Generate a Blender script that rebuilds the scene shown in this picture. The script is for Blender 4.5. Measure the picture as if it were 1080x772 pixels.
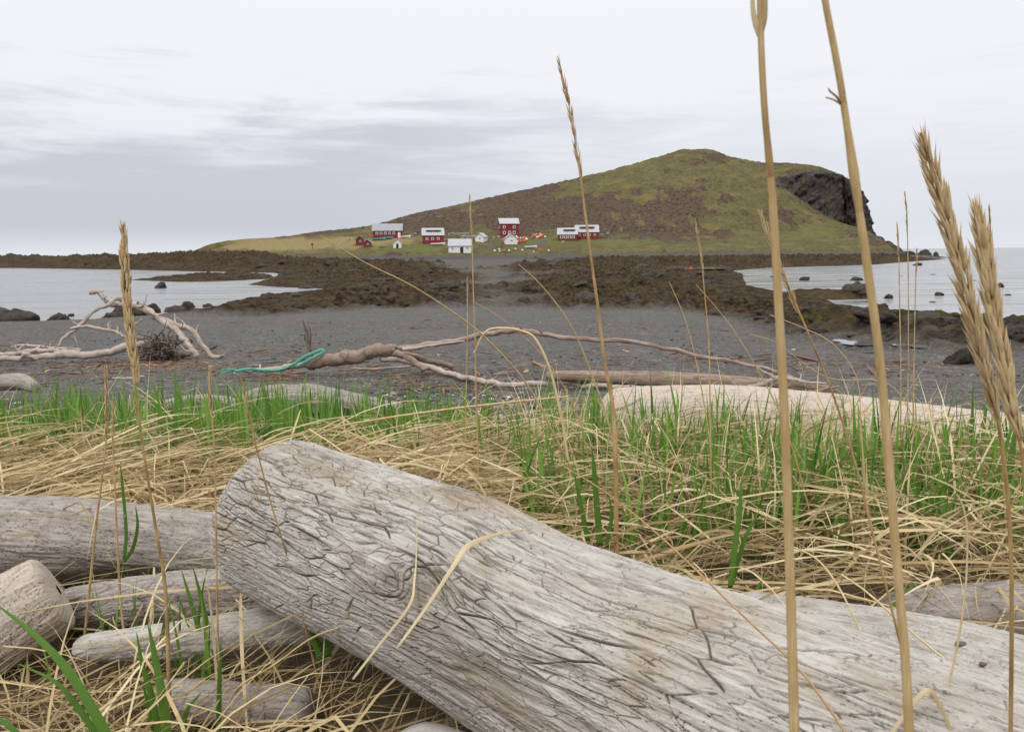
import bpy, bmesh, math, random
import numpy as np
from mathutils import Vector, Matrix, noise as mnoise

# ------------------------------------------------------------------ scene, camera, world, sun
for o in list(bpy.data.objects):
    bpy.data.objects.remove(o)
SC = bpy.context.scene
COL = SC.collection
rng = np.random.default_rng(7)
random.seed(7)

CAMZ = 3.9
F, CX, CY = 840.0, 540.0, 386.0            # focal length and centre in pixels of the 1080 x 772 photograph
PITCH, ROLL = math.radians(8.1), math.radians(-0.57)
fw = np.array([0, math.cos(PITCH), -math.sin(PITCH)])
r0 = np.array([1.0, 0, 0]); u0 = np.array([0, math.sin(PITCH), math.cos(PITCH)])
rt = r0 * math.cos(ROLL) + u0 * math.sin(ROLL)
up = u0 * math.cos(ROLL) - r0 * math.sin(ROLL)
CAM = np.array([0.0, 0.0, CAMZ])

cd = bpy.data.cameras.new('camera'); cam = bpy.data.objects.new('camera', cd); COL.objects.link(cam)
cam.matrix_world = Matrix(((rt[0], up[0], -fw[0], 0), (rt[1], up[1], -fw[1], 0), (rt[2], up[2], -fw[2], CAMZ), (0, 0, 0, 1)))
cd.lens = 28.0; cd.sensor_width = 36.0; cd.sensor_fit = 'HORIZONTAL'
cd.clip_start = 0.02; cd.clip_end = 60000
cd.dof.use_dof = True; cd.dof.focus_distance = 2.6; cd.dof.aperture_fstop = 26
SC.camera = cam

SC.view_settings.view_transform = 'Standard'; SC.view_settings.look = 'None'
SC.view_settings.exposure = 0.07; SC.view_settings.gamma = 1.0; SC.view_settings.use_curve_mapping = False
try:
    SC.cycles.max_bounces = 6; SC.cycles.diffuse_bounces = 3; SC.cycles.glossy_bounces = 3
    SC.cycles.use_denoising = True
except Exception:
    pass

SUN_EL, SUN_AZ = math.radians(52), math.radians(-150)   # azimuth measured from +Y towards +X: high behind the viewer, left


class NT:
    """small helper round a node tree"""
    def __init__(s, nt):
        s.nt = nt; s.n = nt.nodes; s.l = nt.links; s.n.clear()
    def add(s, t, **kw):
        nd = s.n.new(t)
        for k, v in kw.items():
            setattr(nd, k, v)
        return nd
    def link(s, a, b):
        s.l.new(a, b)
    def put(s, sock, v):
        if hasattr(v, 'links'):
            s.l.new(v, sock)
        elif v is not None:
            if isinstance(v, tuple) and len(v) == 3 and sock.type == 'RGBA':
                v = (*v, 1)
            sock.default_value = v
    def math(s, op, a, b=None, c=None, clamp=False):
        nd = s.add('ShaderNodeMath', operation=op, use_clamp=clamp)
        s.put(nd.inputs[0], a)
        if b is not None: s.put(nd.inputs[1], b)
        if c is not None: s.put(nd.inputs[2], c)
        return nd.outputs[0]
    def mix(s, f, a, b, blend='MIX'):
        nd = s.add('ShaderNodeMix', data_type='RGBA', blend_type=blend)
        s.put(nd.inputs[0], f); s.put(nd.inputs[6], a); s.put(nd.inputs[7], b)
        return nd.outputs[2]
    def noise(s, vec, scale, detail=4.0, rough=0.55, dist=0.0):
        nd = s.add('ShaderNodeTexNoise')
        s.put(nd.inputs['Vector'], vec); nd.inputs['Scale'].default_value = scale
        nd.inputs['Detail'].default_value = detail; nd.inputs['Roughness'].default_value = rough
        nd.inputs['Distortion'].default_value = dist
        return nd.outputs['Fac']
    def voro(s, vec, scale, feature='F1', out='Distance'):
        nd = s.add('ShaderNodeTexVoronoi', feature=feature)
        s.put(nd.inputs['Vector'], vec); nd.inputs['Scale'].default_value = scale
        return nd.outputs[out]
    def ramp(s, f, stops):
        nd = s.add('ShaderNodeValToRGB'); e = nd.color_ramp.elements
        while len(e) < len(stops): e.new(0.5)
        for el, (p, c) in zip(e, stops):
            el.position = p
            el.color = (c, c, c, 1) if not isinstance(c, tuple) else (*c, 1)
        s.put(nd.inputs[0], f)
        return nd.outputs[0]
    def step(s, f, lo, hi):
        nd = s.add('ShaderNodeMapRange', interpolation_type='SMOOTHSTEP')
        s.put(nd.inputs[0], f); nd.inputs[1].default_value = lo; nd.inputs[2].default_value = hi
        return nd.outputs[0]
    def attr(s, name, out='Vector'):
        return s.add('ShaderNodeAttribute', attribute_name=name).outputs[out]
    def vscale(s, vec, sc):
        nd = s.add('ShaderNodeVectorMath', operation='MULTIPLY')
        s.put(nd.inputs[0], vec); nd.inputs[1].default_value = sc
        return nd.outputs[0]
    def bump(s, h, strength, dist):
        nd = s.add('ShaderNodeBump'); s.put(nd.inputs['Height'], h)
        nd.inputs['Strength'].default_value = strength; nd.inputs['Distance'].default_value = dist
        return nd.outputs[0]


# overcast sky: the Sky Texture almost wholly covered by a cloud deck, brighter towards the zenith
W = bpy.data.worlds.new('World'); SC.world = W; W.use_nodes = True
N = NT(W.node_tree)
sky = N.add('ShaderNodeTexSky', sky_type='NISHITA', sun_disc=False)
sky.sun_elevation = SUN_EL; sky.sun_rotation = SUN_AZ; sky.altitude = 0
gen = N.add('ShaderNodeTexCoord').outputs['Generated']
sep = N.add('ShaderNodeSeparateXYZ'); N.link(gen, sep.inputs[0])
dz = sep.outputs[2]
st = N.vscale(gen, (1.0, 1.0, 5.0))
big = N.noise(st, 2.3, 6, 0.55, 0.3)
fine = N.noise(N.vscale(gen, (1.0, 1.0, 8.0)), 5.5, 7, 0.6, 0.5)
strat = N.noise(N.vscale(gen, (0.7, 0.7, 18.0)), 2.0, 4, 0.5, 0.2)
deck = N.ramp(dz, [(0.0, (7.6, 7.85, 8.4)), (0.03, (7.3, 7.55, 8.2)), (0.09, (7.9, 8.05, 8.5)), (0.17, (8.75, 8.78, 9.15)), (0.34, (9.3, 9.3, 9.65)), (0.6, (15.0, 15.0, 15.3)), (1.0, (19.0, 19.0, 19.2))])
# darker, bluer banks low down, mostly towards the left of the island
low = N.math('MULTIPLY', N.step(dz, 0.30, 0.10), N.step(dz, -0.02, 0.05))
leftw = N.step(sep.outputs[0], 0.42, -0.25)
side = N.math('ADD', N.math('MULTIPLY', leftw, 0.85), 0.14)
hz = N.math('ADD', dz, N.math('MULTIPLY', N.math('SUBTRACT', N.math('ADD', N.math('MULTIPLY', big, 0.6), N.math('MULTIPLY', fine, 0.4)), 0.5), -0.55))
bank = N.math('MULTIPLY', N.math('MULTIPLY', N.step(hz, 0.185, 0.075), N.step(dz, 0.0, 0.035)), side)
deck = N.mix(N.math('MULTIPLY', bank, 0.88), deck, (5.3, 5.55, 6.2))
deck = N.mix(N.math('MULTIPLY', N.math('MULTIPLY', N.step(fine, 0.5, 0.75), N.step(dz, 0.30, 0.1)), 0.16), deck, (6.2, 6.4, 7.0))
cov = N.mix(0.93, sky.outputs[0], deck)
bg = N.add('ShaderNodeBackground'); N.put(bg.inputs[0], cov); bg.inputs[1].default_value = 0.1
N.link(bg.outputs[0], N.add('ShaderNodeOutputWorld').inputs[0])

sl = bpy.data.lights.new('sun', 'SUN'); so = bpy.data.objects.new('sun', sl); COL.objects.link(so)
sl.energy = 1.3; sl.angle = math.radians(14); sl.color = (1.0, 0.965, 0.91)
sd = Vector((math.sin(SUN_AZ) * math.cos(SUN_EL), math.cos(SUN_AZ) * math.cos(SUN_EL), math.sin(SUN_EL)))
so.rotation_euler = sd.to_track_quat('Z', 'Y').to_euler(); so.location = (0, -5, 30)


# ------------------------------------------------------------------ helpers
def ray(u, v):
    u, v = np.asarray(u, float), np.asarray(v, float)
    return fw + rt * ((u - CX) / F)[..., None] - up * ((v - CY) / F)[..., None]
def at(u, v, Y):
    d = ray(u, v); return CAM + d * (Y / d[..., 1])[..., None]
def cp(u, v, depth):
    return CAM + ray(u, v) * depth
def on_z(u, v, z):
    d = ray(u, v); return CAM + d * ((z - CAMZ) / d[..., 2])[..., None]
def proj(P):
    q = P - CAM; d = q @ fw
    d = np.where(np.abs(d) < 1e-6, 1e-6, d)
    return CX + F * (q @ rt) / d, CY - F * (q @ up) / d

def tag(o, label=None, cat=None, group=None, kind=None):
    if label: o['label'] = label
    if cat: o['category'] = cat
    if group: o['group'] = group
    if kind: o['kind'] = kind
    return o
def empty(name, loc=(0, 0, 0), rz=0.0):
    o = bpy.data.objects.new(name, None); COL.objects.link(o)
    o.location = loc; o.rotation_euler = (0, 0, rz); o.empty_display_size = 0.1
    return o
def copy_tree(o, parent=None):
    c = o.copy(); COL.objects.link(c)
    if parent: c.parent = parent
    for ch in list(o.children): copy_tree(ch, c)
    return c

def build(name, V, Q, mat, parent=None, attrs=None, smooth=True):
    """one mesh object from an (n,3) array and an (m,3|4) array or list of faces"""
    me = bpy.data.meshes.new(name)
    V = np.ascontiguousarray(V, dtype=np.float32)
    if isinstance(Q, np.ndarray):
        k = Q.shape[1]; m = len(Q)
        me.vertices.add(len(V)); me.vertices.foreach_set('co', V.ravel())
        me.loops.add(m * k); me.loops.foreach_set('vertex_index', np.ascontiguousarray(Q, dtype=np.int32).ravel())
        me.polygons.add(m)
        me.polygons.foreach_set('loop_start', np.arange(0, m * k, k, dtype=np.int32))
        me.polygons.foreach_set('loop_total', np.full(m, k, dtype=np.int32))
        me.update(calc_edges=True)
    else:
        me.from_pydata(V.tolist(), [], Q)
    me.polygons.foreach_set('use_smooth', np.full(len(me.polygons), smooth, dtype=bool))
    for an, arr in (attrs or {}).items():
        arr = np.ascontiguousarray(arr, dtype=np.float32)
        t = 'FLOAT' if arr.ndim == 1 else 'FLOAT_VECTOR'
        a = me.attributes.new(an, t, 'POINT')
        a.data.foreach_set('value' if t == 'FLOAT' else 'vector', arr.ravel())
    me.update()
    o = bpy.data.objects.new(name, me); COL.objects.link(o)
    if mat: me.materials.append(mat)
    if parent is not None: o.parent = parent
    return o

# --- numpy noise
def _hash(ix, iy, iz, seed):
    h = (ix.astype(np.int64) * 0x8da6b343 + iy.astype(np.int64) * 0xd8163841 + iz.astype(np.int64) * 0xcb1ab31f + seed * 0x9E3779B9) & 0xFFFFFFFF
    h = h.astype(np.uint32); h ^= h >> np.uint32(13); h = h * np.uint32(0x5bd1e995); h ^= h >> np.uint32(15)
    h = h * np.uint32(0x27d4eb2f); h ^= h >> np.uint32(14)
    return h.astype(np.float64) / 4294967296.0
def vnoise(x, y, z=None, seed=0):
    x = np.asarray(x, float); y = np.asarray(y, float)
    z = np.zeros_like(x) if z is None else np.asarray(z, float)
    ix, iy, iz = np.floor(x), np.floor(y), np.floor(z)
    fx, fy, fz = x - ix, y - iy, z - iz
    fx, fy, fz = (t * t * t * (t * (t * 6 - 15) + 10) for t in (fx, fy, fz))
    out = 0.0
    for a in (0, 1):
        for b in (0, 1):
            for c in ((0, 1) if np.any(z) else (0,)):
                wz = (fz if c else 1 - fz) if np.any(z) else 1.0
                out = out + _hash(ix + a, iy + b, iz + c, seed) * (fx if a else 1 - fx) * (fy if b else 1 - fy) * wz
    return out * 2 - 1
def fbm(x, y, z=None, octv=4, seed=0, gain=0.5):
    s, a, f, n = 0.0, 1.0, 1.0, 0.0
    for k in range(octv):
        s = s + a * vnoise(np.asarray(x) * f + 17.3 * k, np.asarray(y) * f + 9.1 * k, None if z is None else np.asarray(z) * f + 0.37 + k, seed + k)
        n += a; a *= gain; f *= 2.03
    return s / n
def worley(x, y, seed=0):
    x = np.asarray(x, float); y = np.asarray(y, float)
    ix, iy = np.floor(x), np.floor(y); z = np.zeros_like(x)
    f1 = np.full(x.shape, 9.0); f2 = np.full(x.shape, 9.0); idh = np.zeros(x.shape)
    for a in (-1, 0, 1):
        for b in (-1, 0, 1):
            cx, cy = ix + a, iy + b
            px = cx + 0.1 + 0.8 * _hash(cx, cy, z, seed); py = cy + 0.1 + 0.8 * _hash(cx, cy, z, seed + 11)
            d = np.hypot(px - x, py - y)
            nearer = d < f1
            f2 = np.where(nearer, f1, np.minimum(f2, d))
            idh = np.where(nearer, _hash(cx, cy, z, seed + 23), idh)
            f1 = np.where(nearer, d, f1)
    return f1, f2, idh
def sstep(x, a, b):
    t = np.clip((np.asarray(x, float) - a) / (b - a), 0, 1); return t * t * (3 - 2 * t)

def poly_sd(x, y, poly):
    """signed distance to a polygon, positive inside"""
    x = np.asarray(x, float); y = np.asarray(y, float)
    d = np.full(x.shape, 1e18); ins = np.zeros(x.shape, bool)
    n = len(poly)
    for i in range(n):
        ax, ay = poly[i]; bx, by = poly[(i + 1) % n]
        ex, ey = bx - ax, by - ay
        wx, wy = x - ax, y - ay
        t = np.clip((wx * ex + wy * ey) / (ex * ex + ey * ey + 1e-12), 0, 1)
        d = np.minimum(d, (wx - ex * t) ** 2 + (wy - ey * t) ** 2)
        if abs(ey) > 1e-9:
            c = ((ay <= y) & (y < by)) | ((by <= y) & (y < ay))
            ins ^= c & (x < ax + ex * (y - ay) / ey)
    return np.where(ins, 1, -1) * np.sqrt(d)

def spline(pts, n):
    """Catmull-Rom through rows of pts, n samples"""
    P = np.asarray(pts, float)
    if len(P) == 2:
        t = np.linspace(0, 1, n)[:, None]; return P[0] * (1 - t) + P[1] * t
    E = np.vstack([2 * P[0] - P[1], P, 2 * P[-1] - P[-2]])
    out = []
    for t in np.linspace(0, len(P) - 1, n):
        i = min(int(t), len(P) - 2); f = t - i
        a, b, c, d = E[i], E[i + 1], E[i + 2], E[i + 3]
        out.append(0.5 * (2 * b + (c - a) * f + (2 * a - 5 * b + 4 * c - d) * f * f + (3 * b - a - 3 * c + d) * f ** 3))
    return np.array(out)

def frames(P):
    T = np.gradient(P, axis=0); T /= np.linalg.norm(T, axis=1)[:, None] + 1e-12
    n = np.cross(T[0], [0, 0, 1.0])
    if np.linalg.norm(n) < 1e-3: n = np.cross(T[0], [0, 1.0, 0])
    n /= np.linalg.norm(n); Ns = [n]
    for i in range(1, len(P)):
        n = Ns[-1] - T[i] * (Ns[-1] @ T[i]); n /= np.linalg.norm(n); Ns.append(n)
    Nn = np.array(Ns); return T, Nn, np.cross(T, Nn)

def tube(pts, radii, n=24, m=8, cap=1.0, lump=0.0, lf=3.0, seed=0, pw=2.0):
    """rounded-end tube: returns V, Q, grain (r cos, r sin, length) ; cap = rounding length in radii"""
    P = spline(pts, n) if n else np.asarray(pts, float)
    n = len(P)
    R = np.interp(np.linspace(0, 1, n), np.linspace(0, 1, len(radii)), radii)
    L = np.concatenate([[0], np.cumsum(np.linalg.norm(np.diff(P, axis=0), axis=1))])
    if cap:
        # re-sample with rings gathered at both ends
        c0, c1 = cap * R[0], cap * R[-1]; k = 7
        a = (1 - np.cos(np.linspace(0, math.pi / 2, k))) * min(c0, L[-1] * .45)
        b = L[-1] - (1 - np.cos(np.linspace(0, math.pi / 2, k)))[::-1] * min(c1, L[-1] * .45)
        s = np.concatenate([a, np.linspace(a[-1], b[0], max(n, 4))[1:-1], b])
        P = np.stack([np.interp(s, L, P[:, i]) for i in range(3)], 1); R = np.interp(s, L, R)
        def rr(d, c): return (1 - (1 - np.clip(d / max(c, 1e-9), 0, 1)) ** pw) ** (1 / pw)
        R = R * np.maximum(rr(s, c0), 0.02) * np.maximum(rr(L[-1] - s, c1), 0.02); L = s; n = len(s)
    T, A, B = frames(P)
    th = np.linspace(0, 2 * math.pi, m, endpoint=False)
    ct, sn = np.cos(th), np.sin(th)
    Rg = np.repeat(R[:, None], m, 1)
    if lump:
        X = ct[None, :] * 1.3 + 0 * Rg; Yy = sn[None, :] * 1.3 + 0 * Rg; Z = L[:, None] * lf + 0 * Rg
        Rg = Rg * (1 + lump * fbm(X + seed * 3.1, Yy + seed, Z + seed * 1.7, 3, seed))
    V = P[:, None, :] + Rg[..., None] * (ct[None, :, None] * A[:, None, :] + sn[None, :, None] * B[:, None, :])
    G = np.stack([R[:, None] * ct[None, :], R[:, None] * sn[None, :], np.repeat(L[:, None], m, 1)], -1)
    i = np.arange(n - 1)[:, None] * m; j = np.arange(m)[None, :]; j2 = (j + 1) % m
    Q = np.stack([i + j, i + j2, i + m + j2, i + m + j], -1).reshape(-1, 4)
    return V.reshape(-1, 3), Q, G.reshape(-1, 3)

class Acc:
    """collects pieces of ONE part into one mesh"""
    def __init__(s): s.V, s.Q, s.A, s.n = [], [], {}, 0
    def add(s, V, Q, **attrs):
        s.V.append(V); s.Q.append(np.asarray(Q) + s.n); s.n += len(V)
        for k, a in attrs.items(): s.A.setdefault(k, []).append(a)
    def tube(s, pts, radii, **kw):
        tone = kw.pop('tone', None)
        V, Q, G = tube(pts, radii, **kw)
        if tone is None: s.add(V, Q, grain=G)
        else: s.add(V, Q, tone=np.full(len(V), tone))
    def build(s, name, mat, parent=None, smooth=True):
        return build(name, np.vstack(s.V), np.vstack(s.Q), mat, parent, {k: np.concatenate(a) for k, a in s.A.items()}, smooth)

def box(sx, sy, sz, c=(0, 0, 0)):
    x, y, z = sx / 2, sy / 2, sz / 2
    V = np.array([[-x, -y, -z], [x, -y, -z], [x, y, -z], [-x, y, -z], [-x, -y, z], [x, -y, z], [x, y, z], [-x, y, z]]) + np.array(c)
    Q = np.array([[0, 3, 2, 1], [4, 5, 6, 7], [0, 1, 5, 4], [1, 2, 6, 5], [2, 3, 7, 6], [3, 0, 4, 7]])
    return V, Q

# ------------------------------------------------------------------ materials
def mat(name):
    m = bpy.data.materials.new(name); m.use_nodes = True
    return m, NT(m.node_tree)
def finish(N, col, rough=0.9, bump=None, spec=0.3, **kw):
    p = N.add('ShaderNodeBsdfPrincipled')
    N.put(p.inputs['Base Color'], col); N.put(p.inputs['Roughness'], rough)
    p.inputs['Specular IOR Level'].default_value = spec
    if bump is not None: N.link(bump, p.inputs['Normal'])
    for k, v in kw.items(): N.put(p.inputs[k], v)
    N.link(p.outputs[0], N.add('ShaderNodeOutputMaterial').inputs[0])
    return p
def plain(name, col, rough=0.7, var=0.15, scale=3.0, spec=0.3):
    m, N = mat(name)
    tc = N.add('ShaderNodeTexCoord').outputs['Object']
    n = N.noise(tc, scale, 4, 0.6)
    c = N.mix(n, tuple(x * (1 - var) for x in col), tuple(min(1, x * (1 + var)) for x in col))
    finish(N, c, rough, spec=spec)
    return m

def wood_mat(name, pale, mid, dark, warm, fine=1.0, bump=0.5, warm_amt=0.35, stain=0.5):
    """weathered driftwood: fibres run along the 'grain' attribute"""
    m, N = mat(name)
    g = N.attr('grain')
    gs = N.vscale(g, (1.0, 1.0, 0.06))
    fib = N.noise(gs, 260 * fine, 5, 0.65, 0.4)
    fib2 = N.noise(N.vscale(g, (1.0, 1.0, 0.13)), 70 * fine, 5, 0.65, 0.8)
    blot = N.noise(N.vscale(g, (1.0, 1.0, 0.45)), 7 * fine, 5, 0.6, 0.5)
    blot2 = N.noise(N.vscale(g, (1.0, 1.0, 0.3)), 22 * fine, 4, 0.6, 0.3)
    c = N.mix(N.step(fib2, 0.30, 0.70), mid, pale)
    c = N.mix(N.math('MULTIPLY', N.step(fib, 0.58, 0.30), 0.42), c, dark)
    c = N.mix(N.math('MULTIPLY', N.step(blot, 0.50, 0.72), warm_amt), c, warm)
    c = N.mix(N.math('MULTIPLY', N.step(blot2, 0.56, 0.76), stain), c, dark)
    spk = N.math('MULTIPLY', N.step(N.noise(N.vscale(g, (1.0, 1.0, 0.5)), 150 * fine, 4, 0.75), 0.55, 0.68), N.step(N.noise(N.vscale(g, (1.0, 1.0, 0.5)), 5 * fine, 4, 0.6), 0.46, 0.64))
    c = N.mix(N.math('MULTIPLY', spk, 0.8), c, tuple(x * 0.6 for x in dark))
    h = N.math('ADD', N.math('ADD', N.math('MULTIPLY', fib, 0.5), N.math('MULTIPLY', N.noise(N.vscale(g, (1.0, 1.0, 0.4)), 190 * fine, 4, 0.7), 0.6)), N.math('MULTIPLY', fib2, 0.8))
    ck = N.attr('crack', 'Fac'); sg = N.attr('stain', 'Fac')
    c = N.mix(N.math('MULTIPLY', sg, N.math('ADD', 0.35, N.math('MULTIPLY', N.step(fib2, 0.62, 0.40), 0.45))), c, (0.135, 0.108, 0.085))
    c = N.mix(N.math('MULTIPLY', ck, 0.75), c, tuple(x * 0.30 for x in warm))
    finish(N, c, 0.92, N.bump(h, bump, 0.004), spec=0.15)
    return m

M = {}
M['log_main'] = wood_mat('weathered_log_wood', (0.49, 0.46, 0.42), (0.345, 0.318, 0.283), (0.16, 0.142, 0.122), (0.28, 0.215, 0.135), bump=0.9, warm_amt=0.72, stain=0.6)
M['log_grey'] = wood_mat('grey_log_wood', (0.38, 0.34, 0.31), (0.235, 0.205, 0.18), (0.11, 0.095, 0.085), (0.22, 0.165, 0.11), warm_amt=0.3)
M['log_pale'] = wood_mat('bleached_log_wood', (0.52, 0.45, 0.39), (0.42, 0.35, 0.29), (0.24, 0.19, 0.15), (0.42, 0.29, 0.18), warm_amt=0.35, stain=0.35)
M['log_cut'] = wood_mat('tan_log_wood', (0.50, 0.44, 0.37), (0.39, 0.335, 0.27), (0.19, 0.15, 0.115), (0.36, 0.24, 0.13), warm_amt=0.5)
M['branch_white'] = wood_mat('bleached_branch_wood', (0.50, 0.43, 0.375), (0.33, 0.27, 0.23), (0.13, 0.095, 0.08), (0.25, 0.15, 0.10), 0.6, 0.9, 0.6, 0.9)
M['branch_brown'] = wood_mat('barked_branch_wood', (0.34, 0.265, 0.21), (0.19, 0.135, 0.10), (0.07, 0.048, 0.038), (0.24, 0.10, 0.045), 0.5, 0.6, 0.5, 0.7)
M['branch_red'] = wood_mat('peeling_branch_wood', (0.42, 0.35, 0.30), (0.20, 0.12, 0.09), (0.08, 0.05, 0.042), (0.22, 0.10, 0.06), 0.35, 0.5, 0.6, 0.8)
M['root'] = wood_mat('dark_root_wood', (0.20, 0.16, 0.13), (0.11, 0.085, 0.07), (0.04, 0.032, 0.028), (0.16, 0.09, 0.05), 0.5)

def blade_mat(name, stops, trans=0.25, rough=0.7):
    m, N = mat(name)
    t = N.attr('tone', 'Fac')
    tc = N.add('ShaderNodeTexCoord').outputs['Object']
    c = N.ramp(N.math('ADD', t, N.math('MULTIPLY', N.math('SUBTRACT', N.noise(tc, 60, 3), 0.5), 0.25)), stops)
    p = N.add('ShaderNodeBsdfPrincipled'); N.put(p.inputs['Base Color'], c); p.inputs['Roughness'].default_value = rough
    p.inputs['Specular IOR Level'].default_value = 0.25
    tr = N.add('ShaderNodeBsdfTranslucent'); N.put(tr.inputs[0], c)
    mx = N.add('ShaderNodeMixShader'); mx.inputs[0].default_value = trans
    N.link(p.outputs[0], mx.inputs[1]); N.link(tr.outputs[0], mx.inputs[2])
    N.link(mx.outputs[0], N.add('ShaderNodeOutputMaterial').inputs[0])
    return m
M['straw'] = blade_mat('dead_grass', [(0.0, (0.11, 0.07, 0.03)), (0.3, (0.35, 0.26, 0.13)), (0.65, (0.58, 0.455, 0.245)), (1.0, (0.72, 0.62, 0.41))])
M['green'] = blade_mat('green_grass', [(0.0, (0.04, 0.10, 0.016)), (0.5, (0.125, 0.26, 0.04)), (0.9, (0.24, 0.39, 0.075)), (1.0, (0.46, 0.44, 0.16))], 0.35, 0.45)
def stem_mat(name, stops):
    m, N = mat(name)
    t = N.attr('tone', 'Fac'); tc = N.add('ShaderNodeTexCoord').outputs['Object']
    st = N.noise(N.vscale(tc, (1.0, 1.0, 0.02)), 1100, 3, 0.6); bl = N.noise(N.vscale(tc, (1.0, 1.0, 0.35)), 45, 4, 0.65)
    c = N.ramp(N.math('ADD', t, N.math('ADD', N.math('MULTIPLY', N.math('SUBTRACT', st, 0.5), 0.7), N.math('MULTIPLY', N.math('SUBTRACT', bl, 0.5), 0.8))), stops)
    c = N.mix(N.math('MULTIPLY', N.step(N.noise(N.vscale(tc, (1.0, 1.0, 0.4)), 170, 3, 0.6), 0.63, 0.72), 0.55), c, (0.12, 0.065, 0.03))
    finish(N, c, 0.55, N.bump(st, 0.35, 0.0006), spec=0.3)
    return m
M['stem'] = stem_mat('dry_stem', [(0.0, (0.15, 0.085, 0.035)), (0.4, (0.34, 0.22, 0.09)), (0.75, (0.48, 0.34, 0.16)), (1.0, (0.60, 0.49, 0.30))])
M['spike'] = blade_mat('seed_husk', [(0.0, (0.20, 0.115, 0.045)), (0.4, (0.43, 0.285, 0.125)), (1.0, (0.68, 0.53, 0.31))], 0.2, 0.6)

# ------------------------------------------------------------------ the shore: outline of the land at sea level
def px(l, z=0.0): return [tuple(on_z(u, v, z)[:2]) for u, v in l]
LAND = [(-400.0, 40.0), (-90.0, 46.0)] + px([(0, 342), (70, 340), (110, 336), (200, 332), (215, 327), (240, 320), (262, 316), (290, 312), (330, 309), (352, 307),
        (340, 304.5), (300, 303), (262, 300.5), (280, 296), (293, 291), (294, 288), (210, 286.5), (130, 284.5), (0, 282.5), (-150, 281.5)]) + \
       [(-460.0, 440.0), (-250.0, 430.0), (-130.0, 440.0), (0.0, 560.0), (150.0, 560.0), (200.0, 420.0)] + \
       px([(1002, 273.2), (948, 277), (925, 279), (870, 281), (813, 282.5), (790, 284), (766, 286), (783, 292), (787, 301), (812, 307), (850, 310), (868, 314), (880, 322), (920, 326), (960, 329),
        (1000, 333), (1022, 334.5), (1065, 341), (1200, 356)]) + [(100.0, 28.0), (400.0, 20.0), (400.0, -400.0), (-400.0, -400.0)]
SPIT_L = px([(138, 295.5), (190, 293.5), (235, 291.5), (285, 290), (290, 294), (240, 296.5), (190, 297.5)])
SPIT_R = px([(828, 309), (870, 309.5), (915, 311.5), (918, 315), (880, 316.5), (840, 313)])
POOL_C = px([(672, 283.5), (720, 281.8), (762, 284), (740, 287), (700, 286.5)], 0.5)
POOL_L = px([(320, 310), (350, 307), (372, 309), (345, 312)], 0.3)

DY = np.array([-400, -50, 0, 2.6, 4.0, 5.0, 7.0, 11.0, 16.0, 30.0, 42.0, 48.0, 60, 120, 200, 270, 300, 600])
DZ = np.array([2.0, 1.2, .93, .95, 1.05, 1.26, 1.42, 1.68, 2.05, 2.85, 3.28, 3.45, 3.5, 3.35, 2.95, 2.4, 2.2, 2.2])
def ground_base(x, y):
    x = np.asarray(x, float); y = np.asarray(y, float)
    zb = CAMZ - np.interp(y, DY, DZ) - 0.022 * np.clip(x - 4, 0, 14) * sstep(y, 8, 20)
    s = poly_sd(x, y, LAND)
    s = np.maximum(s, np.maximum(poly_sd(x, y, SPIT_L), poly_sd(x, y, SPIT_R)))
    zs = np.where(s > 0, 0.11 * s, np.maximum(0.12 * s, -1.5) - 0.03)
    # smooth minimum of beach profile and shore slope
    k = 0.35; h = np.clip(0.5 + 0.5 * (zs - zb) / k, 0, 1)
    z = zs * (1 - h) + zb * h - k * h * (1 - h) * (s > -5)
    return np.where(s < 0, np.minimum(zs, zb), np.maximum(z, 0.005)), s
def gz(x, y): return ground_base(np.atleast_1d(x), np.atleast_1d(y))[0]
def hit(u, v):
    """where the line of sight through a pixel meets the ground"""
    d = ray(u, v); t0, best = 0.3, None
    ts = np.geomspace(0.3, 400, 4000); P = CAM + d * ts[:, None]
    below = P[:, 2] < gz(P[:, 0], P[:, 1])
    i = int(np.argmax(below)) if below.any() else len(ts) - 1
    return P[i]

REEF = [tuple(hit(u, v)[:2]) for u, v in [(208, 334), (270, 334), (340, 330), (400, 327), (445, 326), (500, 323.5), (560, 324), (620, 327), (700, 326), (740, 333), (785, 345), (830, 358),
        (870, 366), (920, 372), (990, 376), (1090, 378), (1250, 378)]] + [(120.0, 60.0), (250.0, 250.0), (200.0, 283.0), (60.0, 283.0), (-80.0, 285.0), (-150.0, 400.0), (-460.0, 450.0), (-460, 220), (-80, 100)]
GRAV = [tuple(hit(u, v)[:2]) for u, v in [(480, 326), (560, 326), (556, 305), (575, 290), (560, 280)]] + [(30.0, 284.0), (-60.0, 284.0)] + [tuple(hit(u, v)[:2]) for u, v in [(440, 279), (470, 290), (485, 305)]]

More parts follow.
